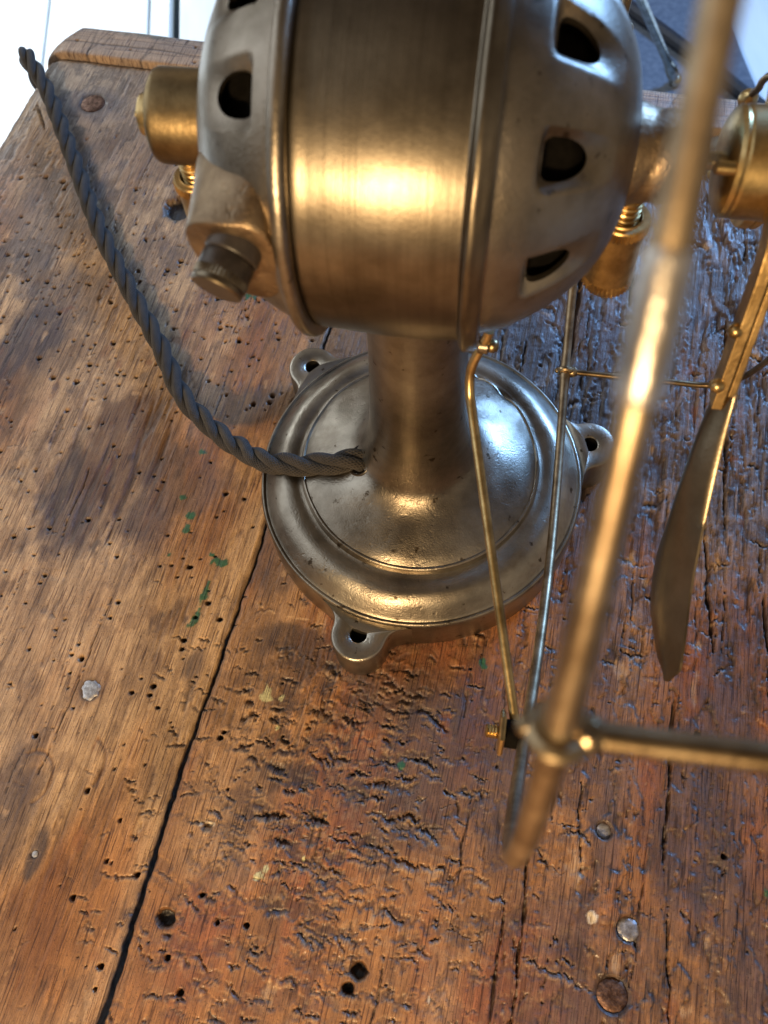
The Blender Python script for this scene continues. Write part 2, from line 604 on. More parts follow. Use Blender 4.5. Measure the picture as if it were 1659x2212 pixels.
def build_surface(u, v, side):
    """u, v: 2-D arrays in cm. returns height, colour, gloss"""
    ub, vb = u, v
    # domain warp so grain wanders
    wu = u + 0.35 * (fbm(u * 0.12, v * 0.06, 91, 3) - 0.5) * 2
    grain = fbm(wu * 7.0, v * 0.35, 1, 4, 0.6)
    grain2 = fbm(wu * 2.2, v * 0.11, 2, 4, 0.6)
    broad = fbm(u * 0.16, v * 0.12, 3, 4)
    mid = fbm(u * 0.7, v * 0.35, 4, 5, 0.6)
    fine = fbm(u * 5, v * 4, 8, 3, 0.6)
    h = 0.10 * (broad - 0.5) + 0.035 * (mid - 0.5)
    right = 1.0 if side > 0 else 0.0
    # how weathered: ridged grain
    up = sst(-6, 9, v + 0.35 * u)                     # toward the far right
    wr = right * sst(0.5, 7, u + 0.25 * v)            # right-hand strip of long splits
    far_r = right * up * sst(-8, 2, u)
    rug_ = np.clip(0.35 + 0.9 * wr + 0.8 * far_r, 0, 1.4)
    h += (0.018 + 0.03 * rug_) * (grain - 0.5) * 2
    h += 0.012 * (fine - 0.5)
    # colour
    t = fbm(u * 0.22, v * 0.10, 21, 4)
    if side < 0:
        col = lerp(np.broadcast_to(C_or, u.shape + (3,)).copy(), C_tan, sst(0.22, 0.52, t + 0.10 * (grain2 - 0.5)))
        col = lerp(col, C_red, 0.5 * sst(0.54, 0.72, fbm(u * 0.25, v * 0.07, 23, 4)))
        redleft = sst(0.45, 0.62, fbm(u * 0.35, v * 0.07, 24, 4)) * sst(-10, -20, v) * sst(-13, -18, u)
        col = lerp(col, C_red, 0.7 * redleft)
        lg = sst(8, 24, v) * 0.65
        col = lerp(col, np.array([0.34, 0.27, 0.19]), lg)
    else:
        col = lerp(np.broadcast_to(C_or, u.shape + (3,)).copy(), C_red, sst(0.40, 0.66, t + 0.22 * (grain2 - 0.5)))
        col = lerp(col, C_tan * 0.85, 0.55 * sst(0.52, 0.70, fbm(u * 0.2, v * 0.1, 25, 4)))
        col = lerp(col, C_brn, 0.55 * wr * sst(0.3, 0.6, mid))
        col = lerp(col, C_gry * 0.72, 0.80 * sst(0.5, 1.0, up) * sst(-7, 0, u))
        col = lerp(col, C_prp, 0.6 * sst(0.50, 0.66, fbm(u * 0.45, v * 0.16, 27, 5)) * np.clip(wr + far_r, 0, 1))
    col = col * (0.80 + 0.40 * grain)[..., None] * (0.84 + 0.32 * mid)[..., None]
    col = col * (0.86 + 0.28 * fbm(wu * 1.0, v * 0.05, 29, 3))[..., None]
    gloss = 0.28 + 0.22 * fbm(u * 0.8, v * 0.5, 31, 4) - 0.03 * np.clip(far_r + 0.6 * wr, 0, 1)
    col = col * (0.72 + 0.56 * fbm(wu * 1.6, v * 0.45, 33, 5, 0.65))[..., None]
    # ingrained dirt: crisp mottling, heaviest in the worked middle and the right
    dn = fbm(u * 1.5 + 3 * (grain - 0.5), v * 0.75, 35, 6, 0.62)
    if side > 0:
        dm = np.exp(-((u + 0.5) / 5.5) ** 2 - ((v + 12.5) / 6.0) ** 2) * 0.9 + 0.45 * wr + 0.5 * far_r + 0.18
    else:
        dm = 0.34 + 0.3 * sst(-18, -26, u) + 0.2 * sst(0, 15, v)
    dirt = sst(0.50, 0.62, dn) * np.clip(dm, 0, 1)
    col = lerp(col, C_drk * 1.3, 0.72 * dirt)
    h = h - 0.025 * dirt
    dn2 = sst(0.54, 0.66, fbm(u * 0.5, v * 0.22, 36, 5, 0.6)) * np.clip(dm + 0.25, 0, 1)
    col = lerp(col, C_brn * 0.55, 0.55 * dn2)
    # rows of torn, stepped fibre across the grain
    if side > 0:
        fibj = _hash(np.floor(u * 10), np.zeros_like(u), 37) - 0.5
        rows = fbm(u * 0.9, v * 2.6 + 0.55 * fibj + 0.7 * vn(u * 5, v * 0.5, 38), 39, 4, 0.55)
        cm = np.clip(np.exp(-((u - 0.3) / 6.0) ** 2 - ((v + 13.5) / 7.0) ** 2) * 1.0 + 0.25 * sst(-12, -20, v) + 0.15 * wr, 0, 1)
        dr = sst(0.53, 0.60, rows) * cm
        h = h - 0.085 * dr
        col = lerp(col, C_drk * 1.2, 0.70 * dr)
        lt = sst(0.60, 0.66, fbm(u * 3.0, v * 4.5, 40, 3)) * cm
        col = lerp(col, C_tan * 0.9, 0.30 * lt)
    else:
        kn = sst(0.60, 0.68, fbm(u * 1.1, v * 0.8, 46, 5, 0.6))
        col = lerp(col, C_brn * 0.7, 0.38 * kn)
        gl_ = fbm(wu * 5.0, v * 0.25, 47, 3)
        col = lerp(col, C_brn * 0.45, 0.45 * sst(0.60, 0.70, gl_))
        h = h - 0.012 * sst(0.60, 0.70, gl_)
    # big stains
    def stain(x, y, ru, rv, k, seed, c=C_prp):
        nonlocal col
        m = blob(u, v, x, y, ru, rv, seed) * k * (0.55 + 0.9 * grain)
        col = lerp(col, c, np.clip(m, 0, 0.93))
    if side < 0:
        stain(-16.3, 1.4, 2.2, 3.2, 0.80, 41)
        stain(-14.2, 4.0, 2.6, 4.0, 0.8, 42, C_brn * 0.6)
        stain(-12.4, 1.0, 1.4, 3.4, 0.6, 43)
        stain(-19.4, 11.3, 1.8, 3.0, 0.85, 44)
        stain(-17.2, 14.3, 3.0, 2.0, 0.5, 45)
        stain(-18.5, 20.0, 3.2, 5.5, 0.55, 46, np.array([.13, .11, .105]))
        stain(-12.8, 16.2, 2.0, 2.2, 0.5, 47)
        stain(-16.9, 29.0, 2.6, 1.7, 0.7, 48, np.array([.12, .095, .09]))
        stain(-9.0, 15.0, 1.8, 2.6, 0.5, 49)
        stain(-10.2, 1.5, 0.9, 1.6, 0.45, 50)
        stain(-18.4, -12.5, 1.2, 4.0, 0.65, 51)
        stain(-17.0, -17.0, 1.5, 3.5, 0.55, 52, C_red * 0.5)
        stain(-16.9, -13.9, 0.35, 1.0, 0.85, 53)
        stain(-15.1, -7.4, 0.9, 1.2, 0.5, 54, C_brn * 0.8)
        stain(-10.6, -6.9, 0.5, 1.2, 0.7, 55)
        ripple = blob(u, v, -14.8, 3.2, 4.2, 5.0, 56)
        rp = fbm(wu * 3.2, v * 0.30, 57, 3)
        h -= 0.10 * ripple * sst(0.5, 0.74, rp)
        col = lerp(col, C_drk, 0.6 * ripple * sst(0.56, 0.74, rp))
    else:
        stain(-1.5, -9.6, 3.4, 1.6, 0.55, 61)
        stain(1.0, -12.2, 3.6, 3.6, 0.55, 62)
        stain(-2.6, -13.2, 2.6, 2.4, 0.45, 63)
        stain(7.7, -3.0, 1.9, 6.0, 0.75, 64)
        stain(9.5, 3.5, 3.4, 7.0, 0.7, 65)
        stain(6.2, -9.0, 1.5, 5.0, 0.5, 66)
        stain(7.3, 10.0, 4.5, 4.0, 0.75, 67)
        stain(9.0, -18.5, 1.1, 3.0, 0.6, 68)
        stain(3.6, -22.0, 1.5, 2.0, 0.4, 69)
        stain(-7.0, -2.5, 1.6, 1.9, 0.6, 70)
        stain(-5.7, -6.8, 2.4, 1.0, 0.6, 71, C_drk)
        stain(11.0, -12.0, 1.0, 5.0, 0.5, 72)
    # torn plates (raised flakes with crisp, stepped outlines)
    if side > 0:
        pu = u + 0.25 * (fbm(u * 3, v * 3, 83, 3) - 0.5) * 2
        q = fbm(pu * 0.95, v * 0.20, 81, 3, 0.55) * 5.0
        fq = q - np.floor(q)
        step = np.floor(q) + sst(0.0, 0.07, fq)
        wpl = np.clip(wr + far_r * 0.9 + 0.18, 0, 1)
        h += 0.085 * wpl * (step - 2.3)
        edge = (1 - sst(0.03, 0.13, np.minimum(fq, 1 - fq))) * wpl * sst(0.35, 0.5, fbm(u * 0.6, v * 0.5, 84, 3))
        col = lerp(col, C_drk * 1.2, np.clip(0.75 * edge, 0, 1))
        # weathered coarse furrows in the far right
        fur = sst(0.50, 0.68, fbm(wu * 3.4, v * 0.55, 85, 4, 0.6)) * np.clip(far_r * sst(0.42, 0.55, fbm(u * 0.35, v * 0.14, 86, 3)) * 1.4, 0, 1)
        h -= 0.13 * fur
        col = lerp(col, C_drk, 0.6 * fur)
    # long splits along the grain
    def split(x0, y0, x1, y1, w, dep, seed):
        nonlocal h, col
        ua, va = to_uv(x0, y0)
        ub_, vb_ = to_uv(x1, y1)
        if va > vb_:
            ua, va, ub_, vb_ = ub_, vb_, ua, va
        uc = ua + (ub_ - ua) * (v - va) / (vb_ - va) + 0.12 * (fbm(v * 0.9, v * 0 + seed, seed, 3) - 0.5) * 2
        ends = np.clip(np.minimum(v - va, vb_ - v) / 1.2, 0, 1) ** 0.5
        ww = w * ends * (0.35 + 1.3 * vn(v * 1.6, v * 0, seed + 3)) + 1e-4
        m = (1 - sst(0.45, 1.1, np.abs(u - uc) / ww)) * (ends > 0)
        h -= dep * m
        col = lerp(col, C_drk * 0.5, 0.9 * m)
    if side > 0:
        split(2.75, -14.6, 0.8, -21.4, 0.07, 0.25, 201)
        split(1.2, -17.3, -0.6, -23.4, 0.06, 0.2, 202)
        split(4.9, -13.2, 4.2, -16.6, 0.05, 0.2, 203)
        split(16.5, 8.0, 13.4, -3.5, 0.09, 0.3, 204)
        split(12.8, -2.0, 11.3, -9.0, 0.08, 0.25, 205)
        split(14.2, -6.5, 12.8, -12.5, 0.08, 0.25, 206)
        split(10.1, 12.4, 8.1, 5.9, 0.12, 0.3, 207)
        split(9.3, -10.5, 7.3, -17.0, 0.08, 0.25, 208)
        split(7.2, -18.0, 6.0, -23.5, 0.06, 0.2, 209)
        split(13.9, 16.0, 11.9, 9.5, 0.1, 0.3, 210)
        for k in range(70):
            uu = rng.uniform(2, 17)
            vv_ = rng.uniform(-25, 22)
            L = rng.uniform(0.8, 4.0)
            x0, y0 = to_xy(uu, vv_)
            x1, y1 = to_xy(uu + rng.normal(0, 0.06), vv_ + L)
            split(x0, y0, x1, y1, rng.uniform(0.02, 0.06), rng.uniform(0.06, 0.2), 300 + k)
    else:
        split(-19.6, 27.0, -20.6, 30.2, 0.05, 0.2, 221)
        split(-14.3, -3.4, -17.1, -11.0, 0.04, 0.1, 222)
        split(-15.7, 3.4, -16.9, -0.4, 0.05, 0.15, 223)
        for k in range(46):
            uu = rng.uniform(-24, -8)
            vv_ = rng.uniform(-25, 24)
            L = rng.uniform(0.8, 4.5)
            x0, y0 = to_xy(uu, vv_)
            x1, y1 = to_xy(uu + rng.normal(0, 0.08), vv_ + L)
            split(x0, y0, x1, y1, rng.uniform(0.015, 0.04), rng.uniform(0.03, 0.10), 400 + k)
    return h, col, gloss

def stamp_window(U1, V1, cu_, cv_, r):
    i0, i1 = np.searchsorted(U1, [cu_ - r, cu_ + r])
    j0, j1 = np.searchsorted(V1, [cv_ - r, cv_ + r])
    return slice(j0, j1), slice(i0, i1)

def gouges(side, u, v, U1, V1, h, col, n, region, dens=None, L=(0.25, 0.9), Wd=(0.05, 0.13), D=(0.04, 0.14), stain_k=0.8, ang=0.0, jag=0.55):
    for k in range(n):
        for _ in range(30):
            cu_ = rng.uniform(region[0], region[1])
            cv_ = rng.uniform(region[2], region[3])
            if dens is None or rng.random() < dens(cu_, cv_):
                break
        l = rng.uniform(*L)
        w = rng.uniform(*Wd)
        dep = rng.uniform(*D)
        a = rng.normal(ang, 0.30)
        sj, si = stamp_window(U1, V1, cu_, cv_, l * 1.5 + 0.3)
        if sj.stop - sj.start < 2 or si.stop - si.start < 2:
            continue
        du = u[sj, si] - cu_
        dv = v[sj, si] - cv_
        x = du * math.cos(a) + dv * math.sin(a)
        y = -du * math.sin(a) + dv * math.cos(a)
        s = 500 + k
        uu_ = u[sj, si]
        vv2 = v[sj, si]
        x = x + 0.06 * (vn(uu_ * 7, vv2 * 5, s) - 0.5) * 2
        fib = _hash(np.floor(uu_ * 9 + 0.6 * vn(uu_ * 3, vv2 * 0.8, 9)), np.zeros_like(uu_), s + 1)
        fib2 = vn(uu_ * 17, vv2 * 0.7, s + 2)
        y = y + (0.045 + 0.06 * jag) * ((fib - 0.5) * 1.5 + (fib2 - 0.5) * 1.2) + 0.10 * (fbm(uu_ * 2.0, vv2 * 1.5, s + 3, 2) - 0.5) * 2
        d = (x / l) ** 2 + (y / w) ** 2
        m = 1 - sst(0.5, 1.08, d)
        asym = np.clip(0.5 + 0.9 * y / w, 0.1, 1.2)
        h[sj, si] -= dep * m * asym
        # lifted lip on the near side
        lip = (1 - sst(0.1, 1.0, (x / l) ** 2 + ((y + w * 1.25) / (w * 0.6)) ** 2))
        h[sj, si] += dep * 0.14 * lip
        mm = np.clip(m * asym * stain_k, 0, 0.92)
        q_ = rng.random()
        c = C_drk if q_ < 0.40 else (C_prp * 0.8 if q_ < 0.65 else C_brn * 0.45)
        col[sj, si] = lerp(col[sj, si], c, mm)
        col[sj, si] = lerp(col[sj, si], C_tan * 1.05, 0.35 * lip)

def holes(pts, u, v, U1, V1, h, col, dep=0.35, rim=True):
    for (cu_, cv_, r) in pts:
        sj, si = stamp_window(U1, V1, cu_, cv_, r * 2.2 + 0.1)
        if sj.stop - sj.start < 1 or si.stop - si.start < 1:
            continue
        du = u[sj, si] - cu_
        dv = v[sj, si] - cv_
        d = np.sqrt(du * du + dv * dv) / r
        d = d + 0.25 * (vn(u[sj, si] * 6, v[sj, si] * 6, int(abs(cu_ * 13))) - 0.5)
        m = 1 - sst(0.75, 1.12, d)
        h[sj, si] -= min(dep, r * 4) * m
        col[sj, si] = lerp(col[sj, si], np.array([0.010, 0.007, 0.006]), m)
        if rim:
            m2 = (1 - sst(1.0, 1.7, d)) * (1 - m)
            col[sj, si] = lerp(col[sj, si], C_brn * 0.5, 0.5 * m2)

def flecks(pts, u, v, U1, V1, h, col, color, raise_=0.012):
    for k, (x, y, ru, rv, a) in enumerate(pts):
        cu_, cv_ = to_uv(x, y)
        sj, si = stamp_window(U1, V1, cu_, cv_, max(ru, rv) * 2 + 0.2)
        if sj.stop - sj.start < 1 or si.stop - si.start < 1:
            continue
        du = u[sj, si] - cu_
        dv = v[sj, si] - cv_
        X = du * math.cos(a) + dv * math.sin(a)
        Y = -du * math.sin(a) + dv * math.cos(a)
        d = np.sqrt((X / ru) ** 2 + (Y / rv) ** 2) + 0.9 * (fbm(u[sj, si] * 5, v[sj, si] * 3.2, 700 + k, 3) - 0.5) * 2
        m = 1 - sst(0.62, 0.85, d)
        h[sj, si] += raise_ * m
        col[sj, si] = lerp(col[sj, si], color * (0.8 + 0.5 * vn(u[sj, si] * 9, v[sj, si] * 9, 5)[..., None]), 0.92 * m)

NAILS = [  # x, y, radius, kind
    (-15.06, -7.51, 0.40, 'ragged'), (5.43, -15.24, 0.30, 'steel'), (5.60, -18.69, 0.42, 'steel'),
    (4.58, -20.72, 0.56, 'rust'), (-16.94, 29.23, 0.74, 'rust'), (-12.1, 27.0, 0.5, 'rust'), (-16.92, -13.87, 0.13, 'steel')]

def grid_mesh(name, U, V, Hh, col, gloss, parent, skirt_cols=(), skirt_rows=(), mat=None):
    ny, nx = U.shape
    X, Y = to_xy(U, V)
    Z = TABLE_Z + Hh
    P = np.stack([X * CM, Y * CM, (Z + ZS) * CM], -1).reshape(-1, 3)
    P = P - np.array(root_loc(parent))
    idx = np.arange(ny * nx).reshape(ny, nx)
    q = np.stack([idx[:-1, :-1], idx[:-1, 1:], idx[1:, 1:], idx[1:, :-1]], -1).reshape(-1, 4)
    me = bpy.data.meshes.new(name)
    me.vertices.add(len(P))
    me.vertices.foreach_set("co", P.astype(np.float32).ravel())
    me.loops.add(q.size)
    me.loops.foreach_set("vertex_index", q.astype(np.int32).ravel())
    me.polygons.add(len(q))
    me.polygons.foreach_set("loop_start", np.arange(0, q.size, 4, dtype=np.int32))
    me.update(calc_edges=True)
    me.validate()
    me.shade_smooth()
    ca = me.color_attributes.new("wood_col", 'FLOAT_COLOR', 'POINT')
    c4 = np.ones((ny * nx, 4), np.float32)
    c4[:, :3] = np.clip(col, 0, 1).reshape(-1, 3)
    ca.data.foreach_set("color", c4.ravel())
    ga = me.attributes.new("wood_gloss", 'FLOAT', 'POINT')
    ga.data.foreach_set("value", np.clip(gloss, 0, 1).astype(np.float32).ravel())
    me.materials.append(mat or M['wood'])
    o = bpy.data.objects.new(name, me)
    COL.objects.link(o)
    o.parent = parent
    return o

table = thing("wooden_table", "old worm-eaten wooden workbench top with wide planks under the fan", "table", (0, 0, -ZS))

def plank(side):
    if side < 0:
        t = np.concatenate([np.arange(0, 0.3, 0.03), np.arange(0.3, 18, 0.062), np.arange(18, 23.8, 0.10)])
        t = t[t < 23.75]
        t = np.concatenate([[0, 0], t])
    else:
        t = np.concatenate([[0, 0], np.arange(0, 0.3, 0.03), np.arange(0.3, 23.2, 0.056), np.arange(23.2, 42, 0.6)])
    v1 = np.concatenate([np.arange(-60, -25, 1.2), np.arange(-25, -4, 0.052), np.arange(-4, 12, 0.066), np.arange(12, 26.0, 0.09), [26.0]])
    Tt, Vv = np.meshgrid(t, v1)
    gap = 0.035 + 0.07 * (1 - sst(-24, -4, v1)) + 0.03 * vn(v1 * 1.3, v1 * 0, 77)
    g = gap[:, None]
    Us = seam(Vv) + side * (Tt + g)
    h, col, gloss = build_surface(Us, Vv, side)
    # approximate 1-D coordinates for stamping (seam wander is small; use local average)
    U1 = Us.mean(0)
    order = side > 0
    if not order:
        Us, Vv, h, col, gloss, Tt = [a[:, ::-1] for a in (Us, Vv, h, col, gloss, Tt)]
        Us, Vv, h, col, gloss, Tt = [np.ascontiguousarray(a) for a in (Us, Vv, h, col, gloss, Tt)]
        U1 = U1[::-1]
    # the stamping window is widened to allow for the seam's wander
    def W1(*a):
        return a
    if side > 0:
        def dens(cu_, cv_):
            d1 = 0.8 * math.exp(-((cu_ + 0.5) / 6.5) ** 2 - ((cv_ + 14.5) / 8.0) ** 2)
            d2 = 0.30 * math.exp(-((cu_ - 6) / 7) ** 2 - ((cv_ + 20) / 6) ** 2)
            return d1 + d2 + 0.12
        gouges(side, Us, Vv, U1, v1, h, col, 640, (-6.9, 12, -25.5, -4), dens, L=(0.06, 0.55), Wd=(0.03, 0.12), D=(0.03, 0.15), stain_k=1.0, ang=-0.08)
        gouges(side, Us, Vv, U1, v1, h, col, 60, (-5.6, 3.5, -17.0, -8.5), None, L=(0.15, 0.7), Wd=(0.06, 0.2), D=(0.08, 0.22), stain_k=0.95, ang=-0.10, jag=0.9)
        gouges(side, Us, Vv, U1, v1, h, col, 150, (-3, 16, -6, 20), None, L=(0.15, 0.6), Wd=(0.05, 0.2), D=(0.05, 0.2), stain_k=0.85, ang=0.1, jag=1.0)
        gouges(side, Us, Vv, U1, v1, h, col, 90, (3, 16, -25, -5), None, L=(0.04, 0.12), Wd=(0.15, 0.7), D=(0.04, 0.16), stain_k=0.8)
        cu_, cv_ = to_uv(-4.9, -1.2)
        du, dv = Us - cu_, Vv - cv_
        an = np.arctan2(dv, du)
        m = (1 - sst(0.015, 0.07, np.abs(np.hypot(du, dv) - 4.3 - 0.10 * (vn(an * 30, an * 0, 12) - .5)))) * sst(-2.05, -1.95, an) * (1 - sst(-1.45, -1.3, an))
        m = m * (vn(Us * 5, Vv * 5, 19) > 0.25)
        col[:] = lerp(col, C_tan * 1.3, 0.7 * m)
        pts = [(*to_uv(-11.68, -16.65), 0.36), (*to_uv(-4.47, -19.1), 0.31), (*to_uv(-4.91, -19.65), 0.23), (*to_uv(-8.6, -17.2), 0.1)]
        for (px, py) in [(-9.35, -9.9), (-9.5, -10.1), (-9.2, -12.2), (-10.3, -16.0), (-9.7, -17.0), (-11.6, -18.0), (-11.1, -19.2), (4.2, -11.7), (9.9, -12.0), (9.7, -16.6), (6.8, 6.5), (8.4, 3.1), (7.6, 0.8)]:
            pts.append((*to_uv(px, py), rng.uniform(0.07, 0.13)))
        for k in range(36):
            pts.append((rng.uniform(-6.3, 16), rng.uniform(-24, 18), rng.uniform(0.03, 0.07)))
        holes(pts, Us, Vv, U1, v1, h, col)
    else:
        gouges(side, Us, Vv, U1, v1, h, col, 120, (-23, -7, -25, 24), None, L=(0.06, 0.35), Wd=(0.03, 0.08), D=(0.02, 0.09), stain_k=0.7)
        gouges(side, Us, Vv, U1, v1, h, col, 40, (-9.5, -7, -22, -8), None, L=(0.15, 0.5), Wd=(0.05, 0.1), D=(0.05, 0.14), stain_k=0.8)
        gouges(side, Us, Vv, U1, v1, h, col, 260, (-26, -8, 6, 25), None, L=(0.03, 0.07), Wd=(0.10, 0.45), D=(0.03, 0.12), stain_k=0.6)
        pts = [(*to_uv(-11.54, 19.7), 0.85)]
        for k in range(1150):
            while True:
                cu_ = rng.uniform(-29, -7.2)
                cv_ = rng.uniform(-24, 25)
                dd = 0.30 + 0.7 * sst(-2, 14, cv_)
                if rng.random() < dd:
                    break
            pts.append((cu_, cv_, rng.choice([0.045, 0.06, 0.075, 0.09, 0.12], p=[.3, .3, .2, .13, .07])))
        pts += [(*to_uv(-16.66, 8.51), 0.14), (*to_uv(-15.3, -15.6), .12), (*to_uv(-8.3, 14.1), 0.26)]
        holes(pts, Us, Vv, U1, v1, h, col)
        # dented ring marks
        for (x, y, r, a0, a1) in [(-17.3, -10.9, 0.85, -1.2, 2.2), (-15.2, -10.6, 0.9, -0.8, 1.4)]:
            cu_, cv_ = to_uv(x, y)
            du, dv = Us - cu_, Vv - cv_
            an = np.arctan2(dv, du)
            m = (1 - sst(0.02, 0.10, np.abs(np.hypot(du, dv * 0.8) - r))) * (an > a0) * (an < a1)
            h -= 0.05 * m
            col[:] = lerp(col, C_brn * 0.7, 0.6 * m)
    # short ticks along the grain, everywhere
    gouges(side, Us, Vv, U1, v1, h, col, 450 if side > 0 else 500, (-7, 17, -25, 24) if side > 0 else (-29, -7, -25, 25), None,
           L=(0.02, 0.045), Wd=(0.06, 0.38), D=(0.01, 0.06), stain_k=0.75, jag=-0.6)
    # bruises and pale torn fibre
    for k in range(320):
        cu_, cv_ = (rng.uniform(-6.5, 16) if side > 0 else rng.uniform(-28, -7)), rng.uniform(-25, 22)
        sj, si = stamp_window(U1, v1, cu_, cv_, 1.3)
        if sj.stop - sj.start < 2 or si.stop - si.start < 2:
            continue
        ru, rv = rng.uniform(0.06, 0.40), rng.uniform(0.15, 0.75)
        du, dv = Us[sj, si] - cu_, Vv[sj, si] - cv_
        d = np.sqrt((du / ru) ** 2 + (dv / rv) ** 2) + 0.8 * (fbm(Us[sj, si] * 6, Vv[sj, si] * 3, 900 + k, 3) - 0.5) * 2
        m = 1 - sst(0.35, 1.0, d)
        c_ = [C_drk, C_brn * 0.6, C_prp, C_tan * 1.1, C_red * 0.8][int(rng.integers(0, 5))]
        col[sj, si] = lerp(col[sj, si], c_, rng.uniform(0.25, 0.6) * m)
        h[sj, si] -= rng.uniform(-0.01, 0.03) * m
    G = np.array([0.012, 0.10, 0.05])
    flecks([(-7.49, 13.2, .45, .55, .3), (-10.91, -0.36, .30, .26, 0), (-10.75, 0.2, .22, .2, 0), (-11.14, 1.24, .22, .12, 0), (-9.42, -2.27, .42, .22, .2), (-9.75, -1.9, .2, .15, 0),
            (-10.27, -3.85, .26, .8, -.12), (-10.6, -4.9, .20, .75, -.2), (-11.76, -1.66, .14, .16, 0), (1.73, -8.22, .22, .34, .3), (-2.1, -12.0, .2, .16, 0), (11.0, -17.9, .12, .22, 0), (-10.2, 3.6, .3, .2, 0)],
           Us, Vv, U1, v1, h, col, G)
    Cc = np.array([0.50, 0.47, 0.24])
    flecks([(-7.52, -8.52, .30, .36, 0), (-6.84, -8.69, .18, .2, 0), (-8.08, -15.57, .26, .2, 0), (-7.8, -15.3, .14, .2, 0), (-6.31, -15.09, .07, .2, 0), (-6.41, -15.33, .1, .09, 0), (-7.09, -9.92, .09, .12, 0)],
           Us, Vv, U1, v1, h, col, Cc)
    flecks([(4.37, -18.22, .28, .22, 0), (-9.92, -13.45, .2, .12, 0), (-2.0, -20.3, .07, .15, 0), (-10.3, -13.4, .1, .1, 0)], Us, Vv, U1, v1, h, col, np.array([0.55, 0.46, 0.34]))
    # seats for the nail heads
    for (x, y, r, kd) in NAILS:
        cu_, cv_ = to_uv(x, y)
        d = np.hypot(Us - cu_, Vv - cv_)
        m = 1 - sst(r * 1.02, r * 1.16, d)
        h[:] = h * (1 - m) + (-0.07) * m
        m2 = (1 - sst(r * 1.0, r * 1.5, d))
        col[:] = lerp(col, C_drk, 0.7 * m2)
    # rounded, ragged edge at the seam and at the outer edges
    edge_soft = 0.10 * np.exp(-Tt / 0.09) * (0.5 + vn(Vv * 2.5, Vv * 0, 71))
    h -= edge_soft
    col[:] = lerp(col, C_drk, 0.7 * np.exp(-Tt / 0.07))
    if side < 0:
        te = 23.75 - Tt
        h -= 0.55 * np.exp(-te / 0.35) + 0.25 * np.exp(-te / 1.2)
    ve = 26.0 - Vv
    h -= 0.18 * np.exp(-ve / 0.12)
    # turn the doubled first column into a vertical plank side
    if side > 0:
        h[:, 0] = -2.6
        h[:, 1] = -0.25
        col[:, :2] = C_drk * 0.6
        k0 = None
    else:
        h[:, -1] = -2.6
        h[:, -2] = -0.25
        col[:, -2:] = C_drk * 0.6
        h[:, 0] = -3.2
        Us[:, 0] = Us[:, 1]
    h[-1, :] = -3.0
    return grid_mesh("plank", Us, Vv, h, col, gloss, table)

pl_left = plank(-1)
pl_left["label"] = "tan worm-holed plank left of the long black seam"
pl_right = plank(1)
pl_right["label"] = "reddish gouged and splintered plank under the fan base"

# end board across the far end
def end_board():
    u1 = np.concatenate([np.arange(-30.4, 18, 0.085), np.arange(18, 40, 0.6)])
    nv = 46
    s = np.linspace(0, 1, nv)
    U, S = np.meshgrid(u1, s)
    near = 26.02 + 0.05 * (fbm(u1 * 0.7, u1 * 0, 131, 4) - 0.5) * 2
    far = 29.15 + 0.3 * (fbm(u1 * 0.12, u1 * 0, 132, 3) - 0.5)
    # clipped far-left corner
    far = np.minimum(far, 26.7 + (u1 + 30.4) * 1.25)
    far = np.maximum(far, near + 0.3)
    V = near[None, :] + (far - near)[None, :] * S
    h = 0.34 + 0.05 * (fbm(U * 0.3, V * 0.6, 133, 4) - 0.5)
    h -= 0.30 * np.exp(-(V - near[None, :]) / 0.07)
    h -= 0.5 * np.exp(-(far[None, :] - V) / 0.30)
    h -= 1.2 * np.exp(-(U + 30.4) / 0.55)
    c1 = np.array([0.44, 0.30, 0.19])
    g = fbm(U * 0.5, V * 7, 134, 4, 0.6)
    col = np.broadcast_to(c1, U.shape + (3,)).copy() * (0.72 + 0.5 * g)[..., None]
    col = lerp(col, C_gry, 0.5 * sst(0.45, 0.65, fbm(U * 0.5, V * 1.2, 135, 4)))
    h -= 0.02 * (1 - g)
    # cross scratches
    for k in range(38):
        a = rng.uniform(-30, 10)
        sl = rng.normal(0.25, 0.15)
        d = np.abs(U - a - sl * (V - 27.5) - 0.12 * (fbm(V * 2, V * 0, 140 + k, 2) - .5))
        m = (1 - sst(0.01, 0.09, d)) * (vn(V * 0.9, V * 0 + k, 141 + k) > 0.35)
        h -= 0.03 * m
        col = lerp(col, C_drk, 0.6 * m)
    for k in range(10):
        vv_ = rng.uniform(26.3, 29)
        d = np.abs(V - vv_ - 0.15 * (fbm(U * 0.3, U * 0, 180 + k, 3) - 0.5) * 2)
        m = (1 - sst(0.01, 0.05, d)) * (vn(U * 0.25, U * 0 + k, 190 + k) > 0.5)
        h -= 0.02 * m
        col = lerp(col, C_drk, 0.55 * m)
    pts = [(rng.uniform(-30, 10), rng.uniform(26.3, 29), rng.choice([0.05, 0.08, 0.11])) for _ in range(60)]
    for (a, b_, r) in pts:
        d = np.hypot(U - a, V - b_) / r
        m = 1 - sst(0.6, 1.1, d)
        h -= 0.2 * m
        col = lerp(col, C_drk * 0.3, m)
    # green stain
    m = blob(U, V, *to_xy(-24.2, 28.7), 1.4, 0.5, 155, 0.7)
    col = lerp(col, np.array([0.08, 0.12, 0.09]), 0.6 * m)
    gl = np.full(U.shape, 0.42)
    V[0, :] -= 0.0
    h[0, :] = -2.5
    h[-1, :] = -3.0
    h[:, 0] = -3.0
    return grid_mesh("end_board", U, V, h, col, gl, table)
eb = end_board()
eb["label"] = "pale scratched end board across the far end of the planks"

